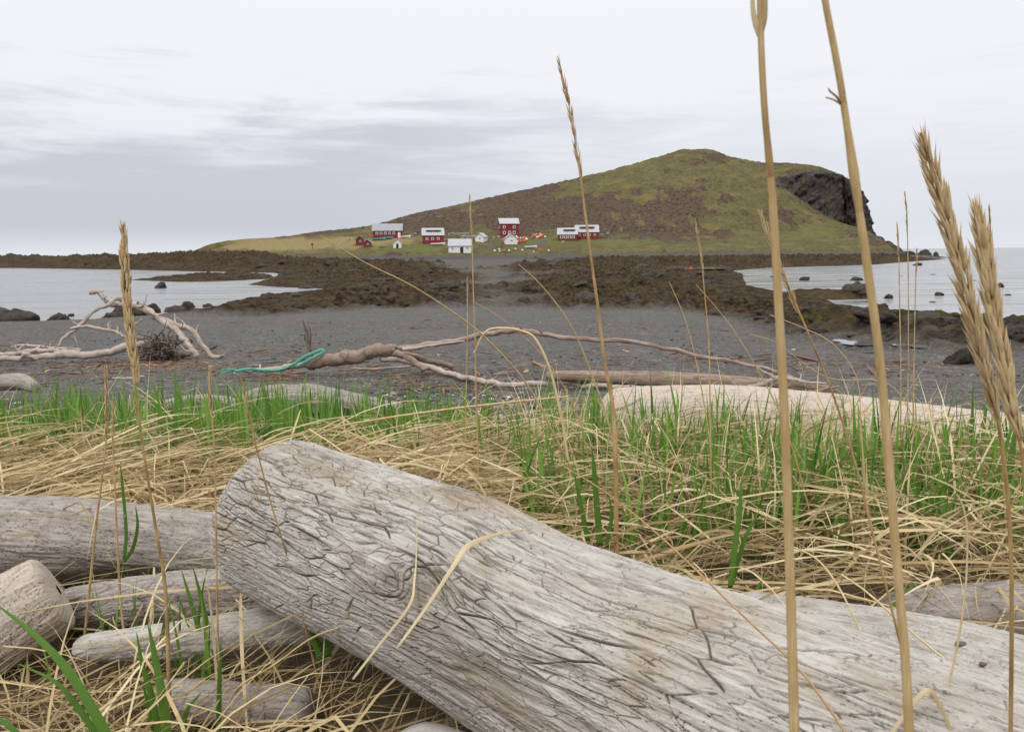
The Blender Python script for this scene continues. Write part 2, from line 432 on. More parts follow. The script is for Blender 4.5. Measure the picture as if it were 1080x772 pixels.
POOLS = []
for (u, v), w, hh in [((905, 370), 22, 3.4), ((930, 369.0), 15, 3), ((951, 372), 13, 2.6), ((970, 373.5), 16, 3), ((890, 367), 12, 2.4), ((898, 347.5), 14, 2.6), ((958, 350), 22, 2.4), ((722, 283), 50, 2.6), ((860, 352), 12, 2)]:
    P = hit(u, v) if v > 340 else on_z(u, v, 0.6)
    zz = gz(P[0], P[1])[0] + (0.16 if v > 340 else 0.35); sc = P[1] / F
    POOLS.append((P[0], P[1], w * sc * 0.5, hh * sc * P[1] / (CAMZ - zz) * 0.5, zz))
def ground_full(x, y):
    z, rm, s = ground_rough(x, y)
    for px_, py_, a, b, zz in POOLS:
        d = np.hypot((x - px_) / a, (y - py_) / b) + 0.25 * vnoise(x * 1.3, y * 1.3, seed=91)
        w = 1 - sstep(d, 1.0, 1.9); z = z * (1 - w) + w * (zz - 0.06 + 0.07 * sstep(d, .8, 1.4))
    return z, rm, s
def ground_rough(x, y):
    z, s = ground_base(x, y)
    reef = poly_sd(x, y, REEF); grav = poly_sd(x, y, GRAV)
    wob = 2.5 * fbm(x * 0.12, y * 0.12, octv=3, seed=5) * np.clip(y / 60, 0.3, 2)
    rm = sstep(reef + wob * 0.8, -0.8, 2.0) * (1 - 0.80 * sstep(grav + wob * 2.2, -2, 7)) * (y > 12)
    rm = np.maximum(rm, sstep(np.maximum(poly_sd(x, y, SPIT_L), poly_sd(x, y, SPIT_R)), -0.5, 1.5))
    spit_up = 0.35 * sstep(poly_sd(x, y, SPIT_R), -0.3, 1.0)
    shelf = sstep(s, -1.0, 2.0) * (0.35 + 0.65 * sstep(s, 2, 14))
    # boulders and ledges of the reef
    h = 0
    for sc, amp, sd_ in ((2.6, 0.42, 3), (1.15, 0.30, 31), (0.5, 0.14, 57)):
        f1, f2, ih = worley(x / sc, y / sc, sd_)
        h = h + amp * np.clip(1.25 * (1 - f1 / (0.4 + 0.4 * ih)), 0, 0.8) * (0.25 + 0.85 * ih) * (1 + 0.5 * vnoise(x * 2.3 / sc, y * 2.3 / sc, seed=sd_))
    ledge = 0.25 * fbm(x * 0.2, y * 0.2, octv=4, seed=9)
    far = 1 + 0.9 * sstep(y, 90, 220)
    z = z + spit_up + rm * shelf * (h * far * 1.15 + 1.5 * ledge + 0.03)
    # far reef at the left stands higher
    z = z + rm * sstep(y, 205, 245) * sstep(x, -62, -95) * (2.2 + 1.6 * fbm(x * 0.08, y * 0.05, octv=4, seed=77)) * sstep(s, 0, 9)
    # gentle beach ripple, berm hummocks
    beach = (1 - rm) * sstep(y, 5, 8)
    z = z + beach * (0.035 * fbm(x * 0.35, y * 0.35, octv=3, seed=4) * (s > 0.5) + 0.006 * fbm(x * 6, y * 6, octv=2, seed=8))
    z = z + (1 - sstep(y, 4.5, 6)) * 0.04 * fbm(x * 1.6, y * 1.6, octv=3, seed=12)
    return z, rm, s

th = np.concatenate([np.linspace(-180, -42, 60)[:-1], np.linspace(-42, 42, 1100), np.linspace(42, 180, 60)[1:]])
rr = np.concatenate([[0.05], np.geomspace(0.3, 6, 130)[:-1], np.geomspace(6, 330, 560), np.geomspace(345, 1500, 14)])
TH, RR = np.meshgrid(np.radians(th), rr)
GX, GY = RR * np.sin(TH), RR * np.cos(TH)
GZ, GM, GS = ground_full(GX, GY)
nr, nc = GX.shape
ii = np.arange(nr - 1)[:, None] * nc; jj = np.arange(nc - 1)[None, :]
GQ = np.stack([ii + jj, ii + nc + jj, ii + nc + jj + 1, ii + jj + 1], -1).reshape(-1, 4)

m, N = mat('shore_ground')
pos = N.add('ShaderNodeNewGeometry').outputs['Position']
rm = N.attr('reef', 'Fac'); wet = N.attr('wet', 'Fac'); turf = N.attr('turf', 'Fac')
n1 = N.noise(pos, 0.5, 5, 0.6); n2 = N.noise(pos, 3.2, 5, 0.65); n3 = N.noise(pos, 28, 4, 0.7)
stone = N.voro(pos, 26, 'F1', 'Color'); sv = N.add('ShaderNodeSeparateColor'); N.link(stone, sv.inputs[0])
stone2 = N.voro(pos, 70, 'F1', 'Color'); sv2 = N.add('ShaderNodeSeparateColor'); N.link(stone2, sv2.inputs[0])
sand = N.mix(n2, (0.031, 0.0285, 0.025), (0.080, 0.073, 0.063))
sand = N.mix(N.math('MULTIPLY', N.step(n1, 0.42, 0.66), 0.45), sand, (0.100, 0.089, 0.078))
sand = N.mix(N.math('MULTIPLY', N.step(n3, 0.35, 0.7), 0.5), sand, (0.052, 0.050, 0.050))
sand = N.mix(N.step(sv2.outputs[0], 0.86, 0.96), sand, (0.25, 0.245, 0.235))
st3 = N.voro(pos, 9, 'F1', 'Color'); sv3 = N.add('ShaderNodeSeparateColor'); N.link(st3, sv3.inputs[0])
sand = N.mix(N.math('MULTIPLY', N.step(sv3.outputs[0], 0.80, 0.95), N.step(n3, 0.4, 0.6)), sand, (0.19, 0.185, 0.175))
sand = N.mix(N.math('MULTIPLY', N.step(sv3.outputs[1], 0.75, 0.95), 0.6), sand, (0.03, 0.028, 0.027))
sand = N.mix(N.math('MULTIPLY', N.step(N.noise(N.vscale(pos, (0.25, 1.0, 1.0)), 1.6, 5, 0.7), 0.56, 0.72), 0.5), sand, (0.085, 0.062, 0.045))
sand = N.mix(N.math('MULTIPLY', N.step(sv.outputs[1], 0.90, 0.94), N.step(n2, 0.45, 0.65)), sand, (0.15, 0.10, 0.065))
weed = N.mix(N.step(N.noise(pos, 1.9, 7, 0.8), 0.42, 0.62), (0.008, 0.006, 0.004), (0.085, 0.056, 0.030))
weed = N.mix(N.math('MULTIPLY', N.step(n1, 0.5, 0.75), 0.45), weed, (0.075, 0.054, 0.024))
weed = N.mix(N.math('MULTIPLY', N.step(N.noise(pos, 1.3, 5, 0.7), 0.62, 0.74), 0.4), weed, (0.10, 0.085, 0.07))
weed = N.mix(N.math('MULTIPLY', N.step(N.noise(pos, 0.22, 4, 0.6), 0.45, 0.65), 0.45), weed, (0.09, 0.066, 0.034))
weed = N.mix(N.math('MULTIPLY', N.attr('algae', 'Fac'), N.math('MULTIPLY', 0.75, N.step(N.noise(pos, 1.7, 5, 0.7), 0.46, 0.6))), weed, (0.060, 0.075, 0.016))
soil = N.mix(N.noise(pos, 18, 5, 0.7), (0.028, 0.020, 0.012), (0.13, 0.09, 0.046))
c = N.mix(rm, sand, weed)
c = N.mix(turf, c, soil)
c = N.mix(N.math('MULTIPLY', wet, 0.45), c, (0.035, 0.034, 0.034))
rough = N.math('SUBTRACT', N.math('SUBTRACT', 0.93, N.math('MULTIPLY', rm, 0.08)), N.math('MULTIPLY', wet, 0.5))
bh = N.math('ADD', N.math('MULTIPLY', sv.outputs[0], 0.35), N.math('ADD', N.math('MULTIPLY', n3, 0.6), n2))
bh = N.math('ADD', bh, N.math('MULTIPLY', rm, N.math('MULTIPLY', N.noise(pos, 1.9, 7, 0.8), 9.0)))
pr = finish(N, c, rough, N.bump(bh, 0.8, 0.03), spec=0.3)
N.put(pr.inputs['Specular IOR Level'], N.math('SUBTRACT', 0.28, N.math('MULTIPLY', rm, 0.24)))
M['ground'] = m
wetv = sstep(GZ, 0.30, 0.04) * (GM < 0.5)
turf = (1 - sstep(GY + 0.5 * fbm(GX * 1.1, GY * 1.1, octv=3, seed=3), 4.7, 5.5))
alg = sstep(np.exp(-(((GX - 14) / 5.5) ** 2 + ((GY - 27) / 3.5) ** 2)), 0.2, 0.8)
tag(build('beach', np.stack([GX, GY, GZ], -1).reshape(-1, 3), GQ, M['ground'], attrs={'reef': GM.ravel(), 'wet': wetv.ravel(), 'turf': turf.ravel(), 'algae': alg.ravel()}), kind='structure')

# sea
m, N = mat('sea_water')
pos = N.add('ShaderNodeNewGeometry').outputs['Position']
w1 = N.noise(N.vscale(pos, (0.55, 1.6, 1)), 1.1, 5, 0.6, 0.4)
w2 = N.noise(N.vscale(pos, (0.10, 0.25, 1)), 1.0, 4, 0.55)
w3 = N.noise(N.vscale(pos, (0.02, 0.09, 1)), 1.0, 3, 0.5)
calm = N.step(w3, 0.40, 0.62)
h = N.math('ADD', N.math('MULTIPLY', w1, 0.35), N.math('MULTIPLY', w2, 0.9))
bp = N.add('ShaderNodeBump'); N.put(bp.inputs['Height'], h); bp.inputs['Distance'].default_value = 0.25
N.put(bp.inputs['Strength'], N.math('ADD', 0.34, N.math('MULTIPLY', calm, 0.45)))
finish(N, N.mix(w3, (0.15, 0.16, 0.165), (0.22, 0.22, 0.215)), N.math('ADD', 0.10, N.math('MULTIPLY', N.step(N.noise(N.vscale(pos, (0.05, 0.35, 1)), 1.0, 4, 0.6), 0.38, 0.64), 0.34)), bp.outputs[0], spec=0.5, IOR=1.33)
M['sea'] = m
ang = np.linspace(0, 2 * math.pi, 97)[:-1]
rad = np.geomspace(25, 30000, 40)
SV = np.stack([rad[:, None] * np.sin(ang), rad[:, None] * np.cos(ang), 0 * rad[:, None] * ang], -1).reshape(-1, 3)
i = np.arange(len(rad) - 1)[:, None] * 96; j = np.arange(96)[None, :]
SQ = np.stack([i + j, i + 96 + j, i + 96 + (j + 1) % 96, i + (j + 1) % 96], -1).reshape(-1, 4)
tag(build('sea', SV, SQ, M['sea']), kind='structure')

# ------------------------------------------------------------------ the island
RIDGE = [(150, 271.5, 320), (200, 265.5, 322), (222, 257.5, 326), (245, 253.5, 332), (290, 250.5, 345), (330, 245.5, 360), (390, 238, 380), (450, 222.5, 400), (500, 212, 412), (560, 198.5, 422), (620, 185, 430),
         (660, 175, 432), (700, 163.5, 434), (722, 157.5, 434), (745, 157, 434), (770, 165, 430), (795, 170, 425), (830, 172, 407), (860, 175.5, 391), (885, 184, 371), (902, 193, 359), (910, 203, 354), (913, 216, 353), (916, 232, 353), (919, 244, 353), (926, 255, 350), (938, 263, 346), (960, 266.5, 340), (1000, 271.5, 330)]
RP = np.array([at(u, v, Y) for u, v, Y in RIDGE])
RXs = np.linspace(RP[0, 0], RP[-1, 0], 400)
def smooth_interp(x, xp, fp):
    # monotone-ish cubic through the ridge points
    d = np.diff(fp) / np.diff(xp); mgr = np.concatenate([[d[0]], np.where(d[:-1] * d[1:] > 0, 2 * d[:-1] * d[1:] / (d[:-1] + d[1:] + 1e-12), 0), [d[-1]]])
    i = np.clip(np.searchsorted(xp, x) - 1, 0, len(xp) - 2); h = xp[i + 1] - xp[i]; t = np.clip((x - xp[i]) / h, 0, 1)
    return fp[i] * (1 + 2 * t) * (1 - t) ** 2 + h * mgr[i] * t * (1 - t) ** 2 + fp[i + 1] * t * t * (3 - 2 * t) + h * mgr[i + 1] * t * t * (t - 1)
def hill_prof(x):
    Zr = smooth_interp(x, RP[:, 0], RP[:, 2]); Yr = smooth_interp(x, RP[:, 0], RP[:, 1])
    Yf = 284 + 3 * np.sin(x * 0.05) + 10 * sstep(x, 90, 160) + 24 * sstep(x, 144, 157)
    return Zr, Yr, Yf
def hill_z(x, y):
    x = np.asarray(x, float); y = np.asarray(y, float)
    Zr, Yr, Yf = hill_prof(x)
    Y1 = Yf + 46 - 25 * sstep(x, 118, 150); z1 = np.minimum(11.5, 0.80 * Zr) * (1 - 0.90 * sstep(x, 140, 150))
    cw = sstep(x, 112, 132)                        # the cliff at the seaward end
    zc0 = np.minimum(z1 + (Zr - z1) * (0.56 - 0.54 * sstep(x, 120, 150)), Zr); zc1 = z1 + (Zr - z1) * (0.70 + 0.14 * sstep(x, 125, 160))
    Yc = Y1 + np.maximum(Yr - Y1 - 8, 1) * (0.45 + 0.5 * sstep(x, 144, 153))
    def sm(s): return s + 0.33 * s * (1 - s)
    s = np.clip((y - Y1) / np.maximum(Yr - Y1, 2), 0, 1)
    zs = z1 + (Zr - z1) * sm(s)
    sc_ = np.clip((y - Y1) / (Yc - Y1), 0, 1); wall = sstep(y, Yc, Yc + 7)
    zcl = (z1 + (zc0 - z1) * sc_) * (1 - wall) + wall * (zc1 + (Zr - zc1) * sm(np.clip((y - Yc - 7) / np.maximum(Yr - Yc - 7, 1), 0, 1)))
    up_ = zs * (1 - cw) + zcl * cw
    t = np.clip((y - Yf) / (Y1 - Yf), 0, 1)
    f0 = np.minimum(1.3, Zr) - 2.5 * sstep(x, 165, 178)
    lowp = f0 + (z1 - f0) * (0.16 * sstep(t, 0, 0.16) + 0.84 * t)
    z = np.where(y < Y1, np.minimum(lowp, up_), up_)
    z = np.where(y < Yf, f0 - (Yf - y) * 0.35, z)
    b = np.clip((y - Yr) / 70.0, 0, 1)
    return np.where(y > Yr, Zr - (Zr + 3) * b ** 1.5, z), s
hx = np.concatenate([np.linspace(RP[0, 0] - 6, 110, 560)[:-1], np.linspace(110, 150, 150)[:-1], np.linspace(150, 162, 110)[:-1], np.linspace(162, RP[-1, 0] + 6, 40)])
ht = np.concatenate([np.linspace(0, 0.12, 30)[:-1], np.linspace(0.12, 0.85, 260)[:-1], np.linspace(0.85, 1, 14)])
HX, HT = np.meshgrid(hx, ht)
Zr_, Yr_, Yf_ = hill_prof(HX)
HY = (Yf_ - 4) + HT / 0.85 * (Yr_ - Yf_ + 4)
HZ, HS = hill_z(HX, HY)
cw = sstep(HX, 112, 130)
_y1 = Yf_ + 46 - 25 * sstep(HX, 118, 150); _yc = _y1 + np.maximum(Yr_ - _y1 - 8, 1) * (0.45 + 0.5 * sstep(HX, 144, 153)) + 3.5
wallm = cw * np.exp(-((HY - _yc + 3 * fbm(HX * .12, HY * .1, octv=3, seed=71)) / 6.5) ** 2) * sstep(HZ, 8, 16)
endm = sstep(HX + 2.5 * fbm(HX * .2, HZ * .15, octv=3, seed=72), 144 - 5.5 * sstep(HZ, 16, 8), 148 - 5 * sstep(HZ, 16, 8)) * sstep(HZ, .8, 2.5) * sstep(HZ, 38, 32)
rock = np.clip(np.maximum(wallm, endm), 0, 1)
lumps = fbm(HX * 0.06, HY * 0.06, octv=4, seed=21) * 1.2 + fbm(HX * 0.35, HY * 0.35, octv=3, seed=22) * 0.3
ridge_lim = 1 - 0.55 * sstep(HT, 0.55, 0.84) * sstep(HT, 1.2, 0.84)
HZ2 = HZ + 0.5 * fbm(HX * .55, HY * .55, octv=3, seed=24) * sstep(HZ, 5, 14) + lumps * sstep(HZ, 4, 20) * ridge_lim * 0.75
rg = 1 - np.abs(fbm(HX * 0.16, HZ * 0.22, HY * 0.10, 4, 41)) * 2
rg2 = fbm(HX * 0.5, HZ * 0.6, HY * 0.3, 3, 43)
HY2 = HY - rock * (rg * 3.0 + rg2 * 1.5); HX2 = HX + rock * (fbm(HX * 0.1, HZ * 0.18, HY * 0.2, 3, 44) * 2.2)
HZ2 = HZ2 + rock * fbm(HX * 0.3, HY * 0.3, octv=4, seed=45) * 1.6
PU, PV = proj(np.stack([HX, HY, HZ], -1))
def blob(u, v, su, sv, rot=0.0):
    c, s = math.cos(rot), math.sin(rot); a = (PU - u) * c + (PV - v) * s; b = -(PU - u) * s + (PV - v) * c
    return np.exp(-((a / su) ** 2 + (b / sv) ** 2))
nz = fbm(HX * 0.05, HY * 0.035, octv=5, seed=61); nz2 = fbm(HX * 0.22, HY * 0.12, octv=4, seed=62)
heath = 0.95 * blob(450, 236, 110, 13, -0.05) + 0.85 * blob(560, 222, 80, 14, -.1) + 0.8 * blob(640, 228, 60, 12) + 0.9 * blob(540, 202, 70, 8, -0.25) + 0.7 * blob(740, 212, 60, 9, -0.15) + 0.8 * blob(745, 167, 30, 7) \
    + 0.6 * blob(790, 225, 45, 5) + 0.55 * blob(840, 178, 30, 4) + 0.75 * blob(700, 246, 70, 5) + 0.5 * blob(620, 192, 50, 6, -0.2) + 0.6 * blob(340, 246, 60, 5, -0.1) + 0.5 * blob(600, 242, 60, 7)
heath = sstep(heath + nz * 1.1 + nz2 * 0.9, 0.26, 0.60)
dry = sstep(blob(290, 258, 95, 9) + blob(420, 254, 90, 8) * 0.55 + blob(700, 262, 120, 7) * 0.4 + nz2 * 0.45, 0.35, 0.8)
lush = sstep(blob(430, 262, 60, 6) + blob(580, 254, 40, 7) + blob(660, 256, 60, 7) * 0.8 + blob(860, 245, 50, 14) * 0.8 + blob(590, 210, 30, 5) * 0.6 + nz2 * 0.4, 0.5, 0.9)
trk = np.maximum(blob(517, 258, 4, 9, .3), np.maximum(blob(570, 257, 9, 3.2, -.5), blob(556, 262, 14, 1.6, .1)))
grvl = sstep(PV + nz2 * 1.5 - 268.3 - (540 - PU) * 0.0095, -0.6, 1.2)
grvl = np.maximum(grvl, 0.8 * sstep(trk + nz2 * .3, .4, .7))
m, N = mat('island_turf')
pos = N.add('ShaderNodeNewGeometry').outputs['Position']
a1 = N.noise(pos, 0.12, 5, 0.65); a2 = N.noise(pos, 0.7, 5, 0.7); a3 = N.noise(pos, 0.32, 6, 0.7)
g = N.mix(N.step(a2, 0.3, 0.7), (0.074, 0.064, 0.028), (0.148, 0.128, 0.056))
g = N.mix(N.step(a1, 0.45, 0.7), g, (0.165, 0.140, 0.058))
hc = N.mix(N.step(a2, 0.36, 0.64), (0.045, 0.030, 0.024), (0.130, 0.092, 0.066))
hc = N.mix(N.math('MULTIPLY', N.step(a3, 0.48, 0.62), 0.5), hc, (0.10, 0.088, 0.045))
c = N.mix(N.step(N.math('ADD', N.attr('heath', 'Fac'), N.math('MULTIPLY', N.math('SUBTRACT', N.math('ADD', N.math('MULTIPLY', a3, .5), N.math('MULTIPLY', a1, .5)), 0.5), 2.6)), 0.3, 0.7), g, hc)
c = N.mix(N.math('MULTIPLY', N.attr('dry', 'Fac'), 0.8), c, N.mix(a2, (0.20, 0.155, 0.065), (0.36, 0.28, 0.13)))
c = N.mix(N.math('MULTIPLY', N.attr('lush', 'Fac'), 0.75), c, N.mix(a2, (0.09, 0.105, 0.028), (0.17, 0.18, 0.06)))
rk = N.mix(N.step(a2, 0.35, 0.65), (0.030, 0.026, 0.024), (0.105, 0.088, 0.076))
rk = N.mix(N.math('MULTIPLY', N.step(a3, 0.58, 0.7), 0.6), rk, (0.095, 0.092, 0.035))
c = N.mix(N.math('MULTIPLY', N.step(N.attr('rock', 'Fac'), 0.25, 0.5), 1.0), c, rk)
gv = N.mix(N.noise(pos, 1.4, 4, 0.7), (0.055, 0.052, 0.048), (0.15, 0.14, 0.13))
c = N.mix(N.attr('shingle', 'Fac'), c, gv)
finish(N, c, 0.95, N.bump(N.math('ADD', a2, N.math('MULTIPLY', N.noise(pos, 2.4, 4, 0.7), 0.6)), 0.9, 1.0), spec=0.1)
M['hill'] = m
nr, nc = HX.shape
ii = np.arange(nr - 1)[:, None] * nc; jj = np.arange(nc - 1)[None, :]
HQ = np.stack([ii + jj, ii + jj + 1, ii + nc + jj + 1, ii + nc + jj], -1).reshape(-1, 4)
tag(build('hill', np.stack([HX2, HY2, HZ2], -1).reshape(-1, 3), HQ, M['hill'],
          attrs={'heath': heath.ravel(), 'dry': dry.ravel(), 'lush': lush.ravel(), 'rock': rock.ravel(), 'shingle': grvl.ravel()}), kind='structure')
from mathutils.bvhtree import BVHTree
hill_me = bpy.data.objects['hill'].data
HB = BVHTree.FromPolygons([tuple(v.co) for v in hill_me.vertices], [tuple(p.vertices) for p in hill_me.polygons])
def hill_hit(u, v):
    d = Vector(ray(u, v)).normalized()
    r = HB.ray_cast(Vector(CAM), d, 2000)
    return r[0]
def hill_drop(x, y):
    r = HB.ray_cast(Vector((x, y, 500)), Vector((0, 0, -1)), 1000)
    return r[0].z if r[0] else 0.0

# ------------------------------------------------------------------ rocks on the reef and in the shallows
m, N = mat('seaweed_rock')
tc = N.add('ShaderNodeTexCoord').outputs['Object']; rnd = N.add('ShaderNodeObjectInfo').outputs['Random']
a = N.noise(tc, 3.0, 5, 0.65); b = N.noise(tc, 9.0, 4, 0.65)
c = N.mix(N.step(a, 0.35, 0.68), (0.012, 0.010, 0.008), (0.055, 0.037, 0.022))
c = N.mix(N.math('MULTIPLY', N.step(b, 0.52, 0.7), 0.5), c, (0.085, 0.078, 0.070))
c = N.mix(N.math('MULTIPLY', rnd, 0.35), c, (0.065, 0.058, 0.050))
finish(N, c, 0.8, N.bump(N.math('ADD', a, b), 0.9, 0.08), spec=0.3)
M['rock'] = m
def rock_mesh(seed, sub=4, flat=0.6):
    bm = bmesh.new(); bmesh.ops.create_icosphere(bm, subdivisions=sub, radius=1.0)
    V = np.array([v.co for v in bm.verts])
    n = fbm(V[:, 0] * 1.1 + seed * 5, V[:, 1] * 1.1, V[:, 2] * 1.1 + seed, 5, seed, 0.55)
    ch = np.floor((n + 1) * 4) / 4 - 1; n2_ = fbm(V[:, 0] * 4 + seed, V[:, 1] * 4, V[:, 2] * 4, 3, seed + 9)
    V = V * (1 + 0.34 * n + 0.40 * ch + 0.10 * n2_)[:, None]; V[:, 2] *= flat
    F_ = [[v.index for v in f.verts] for f in bm.faces]
    bm.free()
    me = bpy.data.meshes.new('rock'); me.from_pydata(V.tolist(), [], F_)
    me.polygons.foreach_set('use_smooth', np.full(len(me.polygons), True, dtype=bool)); me.materials.append(M['rock'])
    return me
ROCKS = [rock_mesh(k + 1, 4 if k < 4 else 3, [0.6, 0.75, 0.5, 0.65][k % 4]) for k in range(9)]
def rock(x, y, z, sx, sy, sz, rz, k, label, group=None, cat='rock', name='shore_rock'):
    o = bpy.data.objects.new(name, ROCKS[k % len(ROCKS)]); COL.objects.link(o)
    o.location = (x, y, z); o.scale = (sx, sy, sz); o.rotation_euler = (0, 0, rz)
    return tag(o, label, cat, group)
# the ones that stand out: (u, v of the foot, width px, height px, label)
for k, (u, v, w, hgt, lab) in enumerate([
        (4, 343, 50, 18, 'big dark wet rock at the left edge where sand meets water'),
        (59, 340, 20, 6, 'low dark rock at the waterline right of the big edge rock'),
        (125, 340, 52, 26, 'large black rock standing behind the bleached driftwood branches'),
        (160, 333, 18, 13, 'pointed dark rock just right of the driftwood limbs'),
        (180, 335, 44, 12, 'long low brown rock at the waterline beyond the driftwood'),
        (196, 325, 17, 7, 'rounded dark rock alone in the shallows above the low brown rock'),
        (218, 324, 11, 5, 'small dark rock beside the weedy point in the left shallows'),
        (168, 304, 11, 5, 'small square dark rock alone in the middle of the left bay'),
        (74, 334, 7, 3, 'tiny dark rock breaking the water by the driftwood fork'),
        (992, 312, 9, 4, 'small dark rock alone far out in the right bay'),
        (1056, 303, 7, 3, 'small dark rock in the right bay behind the seed heads'),
        (969, 280, 10, 3, 'low dark rock awash off the end of the headland'),
        (978, 272, 16, 7, 'jagged rock at the seaward tip of the headland'),
        (988, 272, 9, 5, 'last low jagged rock off the headland tip'),
        (934, 329, 12, 7, 'upright dark rock on the right reef edge near the thick stem'),
        (1072, 352, 26, 20, 'dark rock at the right edge behind the two ripe seed heads'),
        (1018, 384, 30, 12, 'smooth grey boulder on the sand below the right reef'),
        (850, 296, 11, 4, 'dark rock in the right channel, nearest the thick stems'),
        (905, 296, 14, 4, 'flat dark rock awash in the middle of the right channel'),
        (938, 315, 9, 3, 'small rock awash off the right rock spit')]):
    P = on_z(u, v, 0.0) if v < 344 else hit(u, v)
    s = P[1] / F
    rock(P[0], P[1] + 0.3 * w * s, P[2] + hgt * s * 0.1, w * s * 0.5, w * s * 0.45, hgt * s * (1.3 if 2 <= k <= 6 else 1.7), k * 1.3, k, lab)
for k in range(18):
    u, v = random.uniform(795, 1078), random.uniform(289, 328); P = on_z(u, v, 0.0)
    if poly_sd(P[:1], P[1:2], LAND)[0] > -1: continue
    w = random.uniform(4, 13) * P[1] / F
    rock(P[0], P[1], -0.1 * w, w * .5, w * .45, w * random.uniform(.2, .42), random.uniform(0, 6), k + 3, 'low dark rock awash in the shallow right bay', 'rocks awash in the right bay')
for k in range(130):
    u, v = (random.uniform(770, 1095), random.uniform(326, 372)) if k < 90 else (random.uniform(205, 440), random.uniform(309, 330))
    P = hit(u, v); z, rmv, s = ground_full(P[:1], P[1:2])
    if rmv[0] < .5 or s[0] < .3: continue
    w = min(.75, random.lognormvariate(-1.45, .5))
    rock(P[0], P[1], z[0], w, w * random.uniform(.6, 1.0), w * random.uniform(.6, 1.1), random.uniform(0, 6.3), k + 2, 'dark weed-covered rock lying among others on the exposed reef', 'rocks scattered over the exposed reef', name='reef_rock')
n_r = 0
for t in range(4000):
    if n_r >= 150: break
    u, v = random.uniform(-20, 1100), 276 + 95 * random.random() ** 1.6
    P = on_z(u, v, 0.4)
    if v > 335: P = hit(u, v)
    if P[1] > 270 or P[1] < 18: continue
    z, rmv, s = ground_full(np.array([P[0]]), np.array([P[1]]))
    if rmv[0] < 0.35 or s[0] < -0.3: continue
    w = random.lognormvariate(1.7, 0.45) * P[1] / F * 1.25
    w = min(w, 1.5)
    rock(P[0], P[1], z[0] - 0.1 * w, w, w * random.uniform(.7, 1.1), w * random.uniform(.5, 1.0), random.uniform(0, 6.3), n_r, 'dark weed-covered rock lying among others on the exposed reef', 'rocks scattered over the exposed reef', name='reef_rock')
    n_r += 1

# water left in the hollows of the reef
def pool(name, outline, z, label):
    P = np.array(outline); c = P.mean(0)
    V, Q = [], []
    for i in range(len(P)):
        a, b = P[i], P[(i + 1) % len(P)]
    ring = spline(np.vstack([P, P[:1]]), 60)[:-1]
    ring = c + (ring - c) * (1 + 0.25 * fbm(ring[:, 0] * 1.2, ring[:, 1] * 1.2, octv=3, seed=len(name))[:, None])
    V = [(c[0], c[1], z)] + [(x, y, z) for x, y in ring]
    n = len(ring)
    o = build(name, np.array(V), [[0, 1 + i, 1 + (i + 1) % n] for i in range(n)], M['pool'])
    return tag(o, kind='structure')
m, N = mat('pool_water')
pos = N.add('ShaderNodeNewGeometry').outputs['Position']
finish(N, (0.12, 0.125, 0.125), 0.06, N.bump(N.noise(pos, 3, 3, 0.5), 0.05, 0.05), spec=0.5, IOR=1.33)
M['pool'] = m
for k, (x, y, a, b, zz) in enumerate(POOLS):
    pool('tide_pool', [(x + 1.5 * a * math.cos(t), y + 1.5 * b * math.sin(t)) for t in np.linspace(0, 6.28, 9)[:-1]], zz + 0.001 * k, '')

# ------------------------------------------------------------------ the settlement on the island
M['red'] = plain('red_painted_boards', (0.19, 0.028, 0.032), 0.75, 0.18, 1.5)
M['darkred'] = plain('dull_red_boards', (0.17, 0.035, 0.03), 0.8, 0.25, 1.5)
M['white'] = plain('white_painted_boards', (0.68, 0.67, 0.65), 0.7, 0.08, 1.5)
M['roof_grey'] = plain('grey_metal_roof', (0.28, 0.285, 0.30), 0.55, 0.14, 0.8, 0.3)
M['roof_light'] = plain('pale_metal_roof', (0.37, 0.375, 0.39), 0.55, 0.14, 0.8, 0.3)
M['pane'] = plain('window_glass', (0.05, 0.055, 0.06), 0.15, 0.1, 1, 0.5)
M['dark'] = plain('dark_doorway', (0.03, 0.028, 0.027), 0.8, 0.1, 1)
M['orange'] = plain('orange_plastic', (0.55, 0.12, 0.06), 0.6, 0.2, 3)
M['whiteplastic'] = plain('white_plastic', (0.66, 0.66, 0.64), 0.6, 0.1, 3)
M['teal'] = plain('teal_hull_paint', (0.10, 0.30, 0.27), 0.6, 0.15, 2)
M['greyboard'] = plain('grey_boards', (0.20, 0.19, 0.175), 0.9, 0.25, 1.2)

